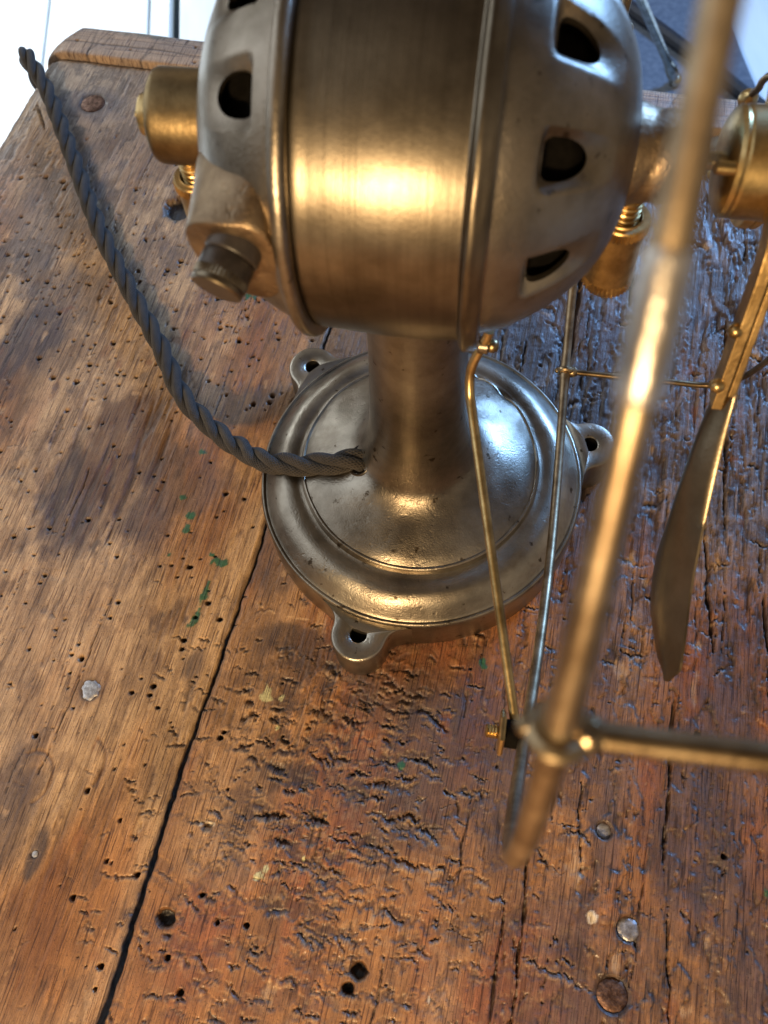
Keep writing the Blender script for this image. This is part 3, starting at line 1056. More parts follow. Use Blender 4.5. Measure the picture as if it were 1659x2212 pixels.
# nail heads
def nail(x, y, r, kd):
    n = 28
    V = []
    prof = [(r, -0.2), (r, 0.0), (r * 0.93, 0.028), (r * 0.6, 0.036), (r * 0.2, 0.038)]
    v, f = revolve(prof, n, 'Z', (x, y, TABLE_Z - 0.05), cap=True)
    v = np.array(v)
    if kd == 'ragged':
        a = np.arctan2(v[:, 1] - y, v[:, 0] - x)
        k = 1 + 0.10 * np.sin(3 * a + 1) + 0.07 * np.sin(7 * a) + 0.05 * np.sin(11 * a + 2)
        v[:, 0] = x + (v[:, 0] - x) * k
        v[:, 1] = y + (v[:, 1] - y) * k * 1.1
    o = mesh_obj("nail_head", v, f, M['nail_rust'] if kd == 'rust' else M['nail'], table, angle=50)
    return o
for nx_, ny_, nr_, nk_ in NAILS:
    nail(nx_, ny_, nr_, nk_)

# ------------------------------------------------------------------ floor behind and below the table
FZ = -75.0
fl = bpy.data.objects.new("floor", None)
COL.objects.link(fl)
fl.location = W((0, 0, FZ))
fl["kind"] = "structure"
fl["label"] = "white painted floorboards in bright daylight"
def box(x0, x1, y0, y1, z0, z1):
    V = [(x0, y0, z0), (x1, y0, z0), (x1, y1, z0), (x0, y1, z0), (x0, y0, z1), (x1, y0, z1), (x1, y1, z1), (x0, y1, z1)]
    F = [(0, 1, 2, 3), (4, 5, 6, 7), (0, 1, 5, 4), (1, 2, 6, 5), (2, 3, 7, 6), (3, 0, 4, 7)]
    return np.array(V, float), F
v, f = box(-900, 900, -500, 1300, FZ - 6, FZ - 3)
mesh_obj("subfloor", v, f, M['joint'], fl, smooth=False)
edges = [-900, -500, -300, -200, -150, -120, -100, -81, -60, -38.9, -33.6, -14, 6, 26, 46, 66, 86, 106, 130, 170, 300, 900]
for i in range(len(edges) - 1):
    g0 = 1.0 if abs(edges[i] + 33.6) < 0.1 else 0.25
    g1 = 1.0 if abs(edges[i + 1] + 33.6) < 0.1 else 0.25
    v, f = box(edges[i] + g0, edges[i + 1] - g1, -500, 1300, FZ - 3, FZ)
    add_mod_bevel(mesh_obj("floor_board", v, f, M['floor'], fl, smooth=False), 0.15, 1)

# paint spots on the floorboards
rugt = thing("floor_rug", "blue-grey rug on the white floor behind the fan's far side", "rug", (55, 150, FZ))
v, f = box(10, 74.5, 96, 330, FZ + 0.02, FZ + 1.0)
add_mod_bevel(mesh_obj("rug_body", v, f, M['rug'], rugt, smooth=False), 0.3, 2)
cbt = thing("dark_band", "thick dark band lying slantwise across the blue-grey rug", "cable", (60, 128, FZ + 1))
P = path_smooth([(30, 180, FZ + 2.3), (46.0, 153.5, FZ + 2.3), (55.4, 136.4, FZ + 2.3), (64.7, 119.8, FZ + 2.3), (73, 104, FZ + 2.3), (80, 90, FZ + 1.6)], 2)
v, f = tube(P, 1.3, 10)  # dark slanting band across the rug, built as a round tube
mesh_obj("dark_band_tube", v, f, M['black'], cbt)
lgt = thing("chair_leg", "thin shiny metal chair leg with a ball foot standing on the rug", "chair leg", (60, 113, FZ + 1))
foot = np.array([59.9, 113.9, FZ + 2.0])
top = np.array([45.85, 104.06, -50.0])
dirn = top - foot
v, f = tube(np.array([foot + dirn * t for t in np.linspace(0.10, 2.4, 12)]), 0.75, 14)
mesh_obj("tube", v, f, M['nickel'], lgt)
v, f = join(ball(foot, 1.25, 18), ball(foot + dirn * 0.10, 1.0, 14))
mesh_obj("ball_foot", v, f, M['nickel'], lgt)
v, f = tube(np.array([foot + dirn * t for t in np.linspace(0.04, 0.26, 5)]), [0.8, 1.1, 1.1, 1.0, 0.75], 14)
mesh_obj("ferrule", v, f, M['nickel'], lgt)

# ------------------------------------------------------------------ the fan
fan = thing("desk_fan", "antique brass and steel desk fan with round cast base on the wooden table", "fan", (0, 0, -ZS))

def nz1(t, k, seed):
    return math.sin(t * k + seed)

# base casting: profile (r, z)
prof_top = smooth_profile([(1.70, 14.6), (1.68, 13.0), (1.70, 11.0), (1.76, 9.0), (1.86, 7.0), (1.96, 5.6), (2.12, 4.6), (2.45, 3.75), (3.05, 3.22), (3.9, 2.82), (4.6, 2.5), (4.92, 2.30)], 0.14)
prof_rim = smooth_profile([(4.98, 2.34), (5.06, 2.30), (5.10, 2.14)], 0.05) + \
    smooth_profile([(5.14, 2.02), (5.3, 1.98), (5.6, 2.0), (5.95, 1.93), (6.3, 1.70), (6.6, 1.38), (6.78, 1.17), (6.86, 1.10)], 0.08) + \
    smooth_profile([(6.90, 1.13), (6.97, 1.14), (7.03, 1.08), (7.06, 0.98), (7.08, 0.6), (7.10, -1.0), (7.06, -1.2)], 0.14) + [(6.6, -1.2), (6.4, -0.2), (5.0, 0.9), (2.0, 2.0)]
prof = prof_top + prof_rim
def base_disp(rr, hh, t, j):
    r0 = prof[j][0]
    z0 = prof[j][1]
    k = min(1.0, r0 / 4.0)
    w = 0.018 * k * (np.sin(3 * t + 1.0 + r0) + 0.7 * np.sin(7 * t + 2.2 * r0) + 0.5 * np.sin(13 * t + r0 * 3.1))
    rr = rr + w * 0.6
    hh = hh + w * (0.8 if r0 < 6.9 else 0.3)
    if 4.8 < r0 < 5.2 and z0 > 1.9:          # nicked ridge on the right
        nick = np.exp(-((t - 0.62) / 0.07) ** 2) + 0.6 * np.exp(-((t - 0.90) / 0.03) ** 2)
        hh = hh - 0.14 * nick
        rr = rr - 0.10 * nick
    return rr, hh
v, f = revolve(prof, 256, 'Z', disp=base_disp)
mesh_obj("base", v, f, M['cast'], fan, angle=50)

# mounting lugs, one mesh shared by three
def lug_mesh():
    n = 56
    out = []
    cx_ = 7.74
    # outline in local coords, x outward
    R1 = 1.14
    pts = []
    ang0 = R_(88)
    for a in np.linspace(-ang0, ang0, n - 16):
        pts.append((cx_ + R1 * math.cos(a), R1 * math.sin(a)))
    end = pts[-1]
    fil = []
    x0, y0 = end
    for t in np.linspace(0.12, 1, 8):
        fil.append((x0 - 0.02 - 0.95 * t, y0 + 0.04 * t + 0.80 * t ** 3))
    pts = [(p[0], -p[1]) for p in fil[::-1]] + pts + fil
    outer = np.array(pts)
    m = len(outer)
    ang = np.arctan2(outer[:, 1], outer[:, 0] - cx_)
    ang = np.unwrap(ang)
    hole = np.c_[cx_ + 0.355 * np.cos(ang), 0.355 * np.sin(ang)]
    # bevelled rings
    def off(P, k):
        c = np.array([cx_ - 0.1, 0])
        d = P - c
        return P - d / np.linalg.norm(d, axis=1)[:, None] * k
    rings = [(off(outer, 0.0), -1.2), (off(outer, 0.0), 0.84), (off(outer, 0.05), 0.94), (off(outer, 0.12), 0.97),
             (cx_ + (hole - [cx_, 0])[:, 0] * 1.16, 0.965), (hole, 0.92), (hole, -1.2)]
    V = []
    for k, (P, z) in enumerate(rings):
        if k == 4:
            P = np.c_[cx_ + (hole[:, 0] - cx_) * 1.16, hole[:, 1] * 1.16]
        for p in P:
            V.append((p[0], p[1], z))
    F = []
    K = len(rings)
    for k in range(K - 1):
        for i in range(m):
            i2 = (i + 1) % m
            F.append((k * m + i, k * m + i2, (k + 1) * m + i2, (k + 1) * m + i))
    return np.array(V), F
lv, lf = lug_mesh()
lug0 = mesh_obj("mounting_lug", lv, lf, M['cast'], fan, angle=50)
for k in range(3):
    o = lug0 if k == 0 else lug0.copy()
    if k:
        COL.objects.link(o)
        o.parent = fan
    o.rotation_euler = (0, 0, R_(4.6 + 120 * k))
# dark wood seen through the lug holes is the table itself

# cord hole collar in the base
v, f = local_revolve([(0.66, -0.25), (0.68, 0.02), (0.64, 0.06), (0.585, 0.03), (0.57, -0.25)], 36, (-2.50, -0.41, 3.56), (-0.58, -0.08, 0.81), cap=False)
mesh_obj("cord_hole_rim", v, f, M['bakelite'], fan)
v, f = local_revolve([(0.58, 0.025), (0.02, 0.024)], 24, (-2.50, -0.41, 3.56), (-0.58, -0.08, 0.81), cap=False)
mesh_obj("cord_hole_disc", v, f, M['dark'], fan)  # flat near-black disc, its colour standing in for the opening's inner darkness

# motor body
body_prof = [(4.5, -2.0), (4.72, -2.0), (4.75, -1.9)] + smooth_profile([(4.74, -1.8), (4.80, -0.8), (4.83, 0.0), (4.81, 0.9), (4.76, 1.60)], 0.2) + [(4.78, 1.63), (4.5, 1.63)]
v, f = revolve(body_prof, 220, 'A', C0)
mesh_obj("motor_body", v, f, M['body'], fan, angle=25)
# fillet between body and column
def neck_fillet():
    n = 96
    V = []
    F = []
    rows = 16
    for j in range(rows):
        k = j / (rows - 1)
        r = 1.69 + 0.95 * (1 - math.sin(k * PI / 2)) ** 1.0
        for i in range(n):
            t = 2 * PI * i / n
            x = r * math.cos(t)
            y = r * math.sin(t)
            a = np.dot((x, y), AXV[:2])
            s = np.dot((x, y), SXV[:2])
            zs = AXIS_H - math.sqrt(max(4.80 ** 2 - s * s, 0))
            z = zs + 0.03 - 1.0 * (1 - math.cos(k * PI / 2))
            V.append((x, y, z))
    for j in range(rows - 1):
        for i in range(n):
            F.append((j * n + i, j * n + (i + 1) % n, (j + 1) * n + (i + 1) % n, (j + 1) * n + i))
    return np.array(V), F
v, f = neck_fillet()
mesh_obj("neck_fillet", v, f, M['body'], fan, angle=60)

# clamping flanges
def lump(amp, seed):
    def d(rr, hh, t, j):
        w = amp * (np.sin(5 * t + seed) + 0.6 * np.sin(11 * t + seed * 2) + 0.4 * np.sin(23 * t + j))
        return rr + w, hh + w * 0.5
    return d
v, f = revolve(smooth_profile([(4.6, -2.02), (4.93, -2.05), (5.02, -2.14), (5.03, -2.26), (4.97, -2.38), (4.80, -2.44), (4.5, -2.46)], 0.05), 220, 'A', C0, disp=lump(0.006, 1))
mesh_obj("rear_flange", v, f, M['bell'], fan, angle=60)
v, f = revolve([(4.6, 1.64)] + smooth_profile([(4.90, 1.66), (5.00, 1.72), (5.03, 1.82), (4.99, 1.95), (4.96, 2.05), (4.93, 2.12)], 0.05) + [(4.55, 2.13)], 220, 'A', C0, disp=lump(0.006, 3))
mesh_obj("front_flange", v, f, M['body'], fan, angle=60)

# end bells with scooped vents
def bell(name, outer, sgn, vents, vent_a, mat, half_w):
    """outer: smooth profile (r, a). vents: angles in degrees. vent_a: (flat side a, round side a)"""
    P = np.array(outer)
    Q = P.copy()
    # inner wall offset
    T = np.gradient(P, axis=0)
    T /= np.linalg.norm(T, axis=1)[:, None]
    N = np.c_[T[:, 1], -T[:, 0]]
    if (N[len(N) // 3] @ (P[len(P) // 3] * [1, 1])) < 0:
        N = -N
    Q = P - N * 0.17
    Q[:, 0] = np.maximum(Q[:, 0], 0.12)
    n = 300
    t = np.linspace(0, 2 * PI, n, endpoint=False)
    a_f, a_r = vent_a
    def depress(a):
        """scoop depth (cm, inward) over angle t for axial position a"""
        d = np.zeros(n)
        x = (a - a_f) / (a_r - a_f)          # 0 at the flat side, 1 at the far tip of the scoop
        if x < -0.05 or x > 1.25:
            return d
        for vd in vents:
            dt = (t - R_(vd) + PI) % (2 * PI) - PI
            hw = half_w / 4.1
            prof_x = np.clip((1.22 - x) / 1.22, 0, 1) ** 0.9 * np.clip((x + 0.05) / 0.08, 0, 1)
            d += 0.46 * prof_x * np.clip(1 - (np.abs(dt) / (hw * 1.45)) ** 2.2, 0, 1)
        return d
    V = []
    for arr in (P, Q[::-1]):
        for (r, a) in arr:
            d = depress(a)
            rr = r - d
            aa = a + 0 * t
            aa = aa - sgn * d * 0.25
            V.append(C0[None, :] + aa[:, None] * AXV + rr[:, None] * (np.cos(t)[:, None] * SXV + np.sin(t)[:, None] * WV))
    V = np.concatenate(V)
    m = 2 * len(P)
    F = []
    for j in range(m):
        j2 = (j + 1) % m
        for i in range(n):
            F.append((j * n + i, j * n + (i + 1) % n, j2 * n + (i + 1) % n, j2 * n + i))
    o = mesh_obj(name, V, F, mat, fan, angle=40)
    # cutters: D-shaped prisms pointing at the axis
    CV = []
    CF = []
    k = 0
    for vd in vents:
        er = math.cos(R_(vd)) * SXV + math.sin(R_(vd)) * WV
        et = -math.sin(R_(vd)) * SXV + math.cos(R_(vd)) * WV
        out = []
        L = abs(a_r - a_f) * 0.74
        hw = half_w
        # rounded D outline: flat side at a_f
        shape = [(0.0, -hw * 0.70), (0.05, -hw * 0.90), (0.16, -hw)]
        for q in np.linspace(-PI / 2, PI / 2, 15):
            shape.append((0.30 * L + 0.70 * L * math.cos(q), hw * math.sin(q)))
        shape += [(0.16, hw), (0.05, hw * 0.90), (0.0, hw * 0.70)]
        ns = len(shape)
        for rad in (2.2, 6.0):
            for (dx, dy) in shape:
                CV.append(C0 + (a_f + sgn * dx) * AXV + rad * er + dy * et)
        for i in range(ns):
            CF.append((k + i, k + (i + 1) % ns, k + ns + (i + 1) % ns, k + ns + i))
        CF.append(tuple(k + i for i in range(ns)))
        CF.append(tuple(k + ns + i for i in range(ns)))
        k += 2 * ns
    cut = mesh_obj("cutter", CV, CF, None, fan, smooth=False)
    md = o.modifiers.new("vents", 'BOOLEAN')
    md.operation = 'DIFFERENCE'
    md.solver = 'EXACT'
    md.object = cut
    dg = bpy.context.evaluated_depsgraph_get()
    dg.update()
    me = bpy.data.meshes.new_from_object(o.evaluated_get(dg))
    o.modifiers.clear()
    o.data = me
    me.name = name
    me.shade_smooth()
    me.set_sharp_from_angle(angle=R_(38))
    bpy.data.objects.remove(cut)
    return o

front_prof = smooth_profile([(4.52, 2.12), (4.42, 2.5), (4.22, 3.0), (3.88, 3.55), (3.48, 4.05), (2.95, 4.52), (2.32, 4.90), (1.78, 5.10), (1.35, 5.20), (1.05, 5.24)], 0.07)
bell("front_end_bell", front_prof, 1, [179, 142, 107, 70, 33, 356, 319, 283, 216], (3.05, 4.30), M['bell'], 0.43)
rear_prof = smooth_profile([(4.70, -2.42), (4.60, -2.7), (4.42, -3.1), (4.10, -3.6), (3.58, -4.12), (2.85, -4.55), (2.2, -4.82), (1.6, -5.0), (1.1, -5.12)], 0.07)
bell("rear_end_bell", rear_prof, -1, [131, 100, 65, 30, 355, 320, 285], (-2.92, -4.15), M['bell'], 0.46)

# windings, coloured near-black and enlarged so the vent openings stay dark
v, f = revolve(smooth_profile([(0.9, -4.2), (2.9, -4.0), (3.35, -3.3), (3.9, -2.4), (3.9, 2.3), (3.35, 3.2), (2.9, 3.9), (0.9, 4.1)], 0.3), 72, 'A', C0)
mesh_obj("windings", v, f, M['dark'], fan)

# rear bearing, cap, oil cup
v, f = revolve([(1.0, -4.9), (1.14, -5.0)] + smooth_profile([(1.14, -5.6), (1.14, -6.2), (1.13, -6.46), (1.08, -6.54)], 0.1) + [(0.5, -6.56)], 64, 'A', C0 + np.array([0, 0, 0.13]), cap=True)
mesh_obj("rear_bearing", v, f, M['brass_dark'], fan, angle=30)
v, f = revolve([(0.53, -6.55), (0.53, -6.90), (0.50, -6.98), (0.40, -7.01), (0.12, -7.03), (0.12, -7.17), (0.08, -7.21)], 40, 'A', C0 + np.array([0, 0, 0.13]), cap=True)
mesh_obj("bearing_cap", v, f, M['brass'], fan, angle=30)

def spring_thread(p0, z0, z1, r, wire, turns, name, parent):
    t = np.linspace(0, turns * 2 * PI, turns * 22)
    P = np.c_[p0[0] + r * np.cos(t), p0[1] + r * np.sin(t), np.linspace(z0, z1, len(t))]
    v, f = tube(P, wire, 8)
    core = revolve([(r * 0.95, z0 + 0.1), (r * 0.95, z1)], 24, 'Z', (p0[0], p0[1], 0), cap=True)
    v, f = join((v, f), core)
    return mesh_obj(name, v, f, M['brass'], parent)

def oil_cup(p, ztop, zbot, r, ztube, name_parent):
    kn = 0.065
    n = 72
    prof = [(r * 0.70, -0.0, 0), (r * 0.74, 0.04, 0), (r * 0.96, 0.03, 0), (r, 0.07, 0), (r, 0.08, kn), (r, 0.36, kn), (r - 0.03, 0.38, 0), (r - 0.035, 0.42, 0),
            (r - 0.01, (ztop - zbot) - 0.46, 0), (r - 0.01, (ztop - zbot) - 0.42, kn), (r, (ztop - zbot) - 0.12, kn), (r - 0.03, (ztop - zbot) - 0.09, 0), (r - 0.10, (ztop - zbot), 0), (r * 0.4, (ztop - zbot) + 0.02, 0)]
    v, f = local_revolve(prof, n, (p[0], p[1], ztop), (0, 0, -1), cap=False)
    # inner floor of the cup and its closed bottom
    v2, f2 = local_revolve([(r * 0.70, 0.0), (r * 0.68, 0.30), (0.05, 0.32)], 40, (p[0], p[1], ztop), (0, 0, -1), cap=False)
    v3, f3 = local_revolve([(r * 0.41, (ztop - zbot) + 0.02), (0.02, (ztop - zbot) + 0.03)], 40, (p[0], p[1], ztop), (0, 0, -1), cap=False)
    o = mesh_obj("oil_cup", *join((v, f), (v2, f2), (v3, f3)), M['arm'], fan, angle=45)
    spring_thread(p, ztube, ztop - 0.35, r * 0.50, 0.055, 8, "threaded_stem", o)
    return o

pf = C0 + 5.50 * AXV
oil_cup(pf, 16.95, 14.35, 0.68, 18.1, None)
pr = C0 - 6.10 * AXV
oil_cup(pr, 17.15, 14.9, 0.62, 18.1, None)

# front bearing tube, shaft, hub
def bump_tube(rr, hh, t, j):
    w = 0.012 * (np.sin(4 * t + j) + np.sin(9 * t + 2 * j))
    return rr + w, hh
v, f = revolve([(1.25, 4.9)] + smooth_profile([(1.22, 5.2), (1.10, 5.5), (1.06, 5.7), (1.05, 6.3), (1.05, 6.75), (0.98, 6.86)], 0.1) + [(0.35, 6.88)], 64, 'A', C0, disp=bump_tube)
mesh_obj("front_bearing", v, f, M['rough_cast'], fan, angle=40)
v, f = revolve([(0.22, 6.6), (0.22, 7.9)], 32, 'A', C0, cap=True)
mesh_obj("shaft", v, f, M['nickel'], fan)
v, f = revolve([(0.3, 7.30), (0.7, 7.32), (1.05, 7.38), (1.21, 7.48), (1.26, 7.58), (1.24, 7.66), (1.27, 7.72), (1.27, 9.0), (1.2, 9.1), (0.5, 9.2)], 72, 'A', C0, cap=True)
mesh_obj("hub", v, f, M['brass'], fan, angle=25)
v, f = revolve([(0.10, 7.0), (0.16, 7.05), (0.16, 7.45)], 20, 'A', C0 + np.array([0, 0, 0.6]) - 0.9 * SXV, cap=True)
mesh_obj("hub_screw", v, f, M['brass'], fan)

# terminal boss on the rear bell and its thumb knob
def boss():
    pts = []
    front = [(-2.36, -4.72, 1.62), (-3.3, -4.80, 1.62), (-4.20, -4.62, 1.50), (-4.55, -4.45, 1.0), (-4.55, -4.35, 0.2), (-4.25, -4.40, -0.6), (-3.4, -4.55, -1.0), (-2.36, -4.60, -0.9)]
    back = [(-2.36, -3.6, 2.9), (-3.2, -3.0, 2.7), (-4.35, -2.1, 2.0), (-4.98, -1.3, 1.3), (-5.0, -1.3, -0.2), (-4.7, -1.9, -1.7), (-3.4, -2.4, -2.4), (-2.36, -2.8, -2.8)]
    mid = [tuple(0.5 * (np.array(a) + np.array(b)) + np.array([0.05, -0.02, -0.10])) for a, b in zip(front, back)]
    inner = [(a[0] * 0.88 - 0.40, a[1] - 0.03, 0.25 + (a[2] - 0.25) * 0.82) for a in front]
    rings = [back, mid, front, inner]
    V = [fr(*p) for ring in rings for p in ring]
    n = 8
    F = []
    for k in range(3):
        for i in range(n):
            F.append((k * n + i, k * n + (i + 1) % n, (k + 1) * n + (i + 1) % n, (k + 1) * n + i))
    F.append(tuple(3 * n + i for i in range(n)))
    F.append(tuple(range(n)))
    o = mesh_obj("terminal_boss", np.array(V), F, M['rough_cast'], fan, angle=180)
    me = o.data
    ss = o.modifiers.new("round", 'SUBSURF')
    ss.levels = 3
    ss.render_levels = 3
    # keep the rim of the front face crisp
    cr_ = me.attributes.new("crease_edge", 'FLOAT', 'EDGE')
    vals = []
    for e in me.edges:
        a, b = e.vertices
        fa, fb = a // n, b // n
        vals.append(0.85 if (fa == 2 and fb == 2) else 0.0)
    cr_.data.foreach_set("value", vals)
    return o
boss()
kd = np.array([-0.27, -0.92, -0.30])
kdir = kd[0] * AXV + kd[1] * SXV + kd[2] * WV
kp = fr(-3.30, -4.35, 0.80)
v, f = local_revolve([(0.62, -0.3), (0.62, 0.46), (0.60, 0.50), (0.57, 0.52), (0.585, 0.55), (0.60, 0.58), (0.60, 0.95), (0.5, 0.97)], 48, kp, kdir)
knob = mesh_obj("terminal_knob", v, f, M['bakelite'], fan, angle=40)
v, f = local_revolve([(0.50, 0.92, 0), (0.60, 0.94, 0.03), (0.61, 1.10, 0.03), (0.60, 1.13, 0), (0.56, 1.14, 0), (0.56, 1.18, 0), (0.60, 1.19, 0), (0.60, 1.26, 0), (0.56, 1.30, 0), (0.05, 1.31, 0)], 84, kp, kdir)
mesh_obj("knurled_cap", v, f, M['blade'], knob, angle=30)

# guard ring (slightly out of true, as hand-bent)
def ring_pt(th, dr=0.0):
    t = R_(th)
    a = 5.2354 + 1.3068 * math.cos(t) - 0.3217 * math.sin(t) + 0.0085 * math.cos(2 * t) + 0.5967 * math.sin(2 * t) + 0.0359 * math.cos(3 * t) + 0.2572 * math.sin(3 * t)
    return fr(a, (16 + dr) * math.cos(t), (16 + dr) * math.sin(t)), a
ths = np.linspace(0, 360, 360, endpoint=False)
RP = np.array([ring_pt(t)[0] for t in ths])
RR = np.full(360, 0.185)
for th0 in (286.2, 159.8):
    RR += 0.05 * np.exp(-((ths - th0) / 1.6) ** 2)
RR -= 0.040 * sst(158, 140, ths) * sst(40, 80, ths)
RR += 0.03 * np.exp(-((ths - 141.5) / 2.6) ** 2)
v, f = ring_tube(RP, RR, 18)
mesh_obj("guard_ring", v, f, M['ring'], fan)
# bright soldered sleeve where the ring's ends meet
SP = np.array([ring_pt(t)[0] for t in np.linspace(141.0, 145.2, 26)])
sk = np.linspace(0, 1, 26)
mesh_obj("ring_sleeve", *tube(SP, 0.168 + 0.034 * np.sin(PI * sk) ** 0.35, 20), M['solder'], fan)
for th0 in (286.2, 159.8, 60, 20, 335.0, 225.0):
    p, a0 = ring_pt(th0)
    if th0 == 225.0:
        continue
    er = math.cos(R_(th0)) * SXV + math.sin(R_(th0)) * WV
    # eye wrapped round the ring
    tt = np.linspace(0, 2 * PI, 28, endpoint=False)
    E_ = np.array([p + 0.27 * (math.cos(q) * AXV + math.sin(q) * er) for q in tt])
    v1_, f1_ = ring_tube(E_, 0.13, 10) if False else tube(np.vstack([E_, E_[:1]]), 0.13, 10, caps=False)
    b1 = ball(p + 0.30 * AXV, 0.24, 14)
    b2 = ball(p - 0.34 * AXV, 0.13, 12)
    mesh_obj("wire_eye", *join((v1_, f1_), b1, b2), M['wire'], fan)
    if th0 == 335.0:
        pts = [cyl(10.8, 2.2, 20), cyl(10.4, 3.0, 8), cyl(9.6, 3.6, 355), cyl(9.0, 4.74, 346.3), cyl(9.0, 5.26, 340.6), cyl(9.0, 6.17, 334.9), cyl(9.0, 6.33, 329.4), cyl(9.0, 6.21, 324.9), cyl(9.4, 5.5, 322), cyl(10.4, 4.0, 320), cyl(10.8, 2.2, 320)]
        rad = 0.10
    else:
        pts = [p + 0.2 * AXV, fr(a0 + 1.5, 16 * math.cos(R_(th0)), 16 * math.sin(R_(th0))), fr(a0 + 4.2, 16 * math.cos(R_(th0)), 16 * math.sin(R_(th0))),
               fr(a0 + 6.0, 15.9 * math.cos(R_(th0)), 15.9 * math.sin(R_(th0))), fr(a0 + 6.9, 14.6 * math.cos(R_(th0)), 14.6 * math.sin(R_(th0))),
               fr(a0 + 7.2, 11 * math.cos(R_(th0)), 11 * math.sin(R_(th0))), fr(a0 + 7.3, 5 * math.cos(R_(th0)), 5 * math.sin(R_(th0))), fr(a0 + 7.3, 2.2 * math.cos(R_(th0)), 2.2 * math.sin(R_(th0)))]
        rad = 0.125 if th0 > 200 else 0.17
        if th0 == 159.8:
            pts[1] = pts[1] + np.array([0, 0, 0.12])
            pts[2] = pts[2] + np.array([0, 0, 0.42])
            pts[2] = pts[2] + np.array([0, 0, 0.1])
            pts[3] = fr(a0 + 6.0, 15.8 * math.cos(R_(th0)), 15.8 * math.sin(R_(th0))) + np.array([0, 0, 0.6])
    P = path_smooth(pts, 0.25)
    g = mesh_obj("guard_wire", *tube(P, rad, 12), M['wire'], fan)
    if th0 == 335.0:
        d_ = cyl(9.0, 6.17, 334.9)
        P = path_smooth([cyl(9.0, 5.75, 337.2), d_, cyl(9.0, 6.5, 332.0)], 0.06)
        k = np.linspace(0, 1, len(P))
        mesh_obj("solder_drop", *tube(P, 0.02 + 0.26 * np.sin(PI * k) ** 0.8, 14), M['brass'], g)

# back strut from the front flange down to the ring, with its screw and nut
rp, ra = ring_pt(222.0)
RC, RS = 16 * math.cos(R_(222)), 16 * math.sin(R_(222))
asw = [(2.36, -1.96, -4.75), (2.33, -2.0, -5.0), (2.20, -2.06, -5.4), (2.03, -2.18, -5.9), (1.94, -2.32, -6.4), (1.98, -2.62, -6.9), (2.12, -3.1, -7.25)]
for t in np.linspace(0.2, 1.0, 5):
    asw.append((2.12 + (ra - 0.36 - 2.12) * t, -3.1 + (RC * 0.985 + 3.1) * t, -7.25 + (RS * 0.985 + 7.25) * t))
P = path_smooth([fr(*p) for p in asw], 0.2)
kk = np.linspace(0, 1, len(P))
strut = mesh_obj("back_strut", *tube(P, 0.15, 14), M['brass'], fan)
scp = fr(2.50, -2.0, -5.38)
v, f = join(ball(scp, 0.21, 18), local_revolve([(0.09, -0.45), (0.09, 0.0)], 14, scp, AXV))
mesh_obj("strut_screw", v, f, M['brass_dark'], fan)
# flange tab that takes the screw
v, f = local_revolve([(0.24, -0.42), (0.27, -0.38), (0.27, -0.14), (0.24, -0.10)], 28, scp, AXV)
mesh_obj("flange_tab", v, f, M['body'], fan)
# tab, nut and stud at the ring
tp = ring_pt(221.0)[0]
v, f = local_revolve([(0.20, -0.62), (0.40, -0.60), (0.42, -0.55), (0.42, -0.12), (0.30, -0.05)], 26, tp, AXV)
mesh_obj("strut_eye", v, f, M['dark'], strut)
v, f = local_revolve([(0.18, -0.80), (0.62, -0.78), (0.68, -0.75), (0.68, -0.67), (0.62, -0.62), (0.2, -0.61)], 6, tp, AXV)
mesh_obj("hex_nut", v, f, M['brass'], strut, angle=25)
v, f = local_revolve([(0.20, -0.82)] + [(0.20 + (0.02 if k % 2 else -0.02), -0.82 - 0.045 * k) for k in range(8)] + [(0.12, -1.19)], 20, tp, AXV)
mesh_obj("stud", v, f, M['brass'], strut, angle=25)

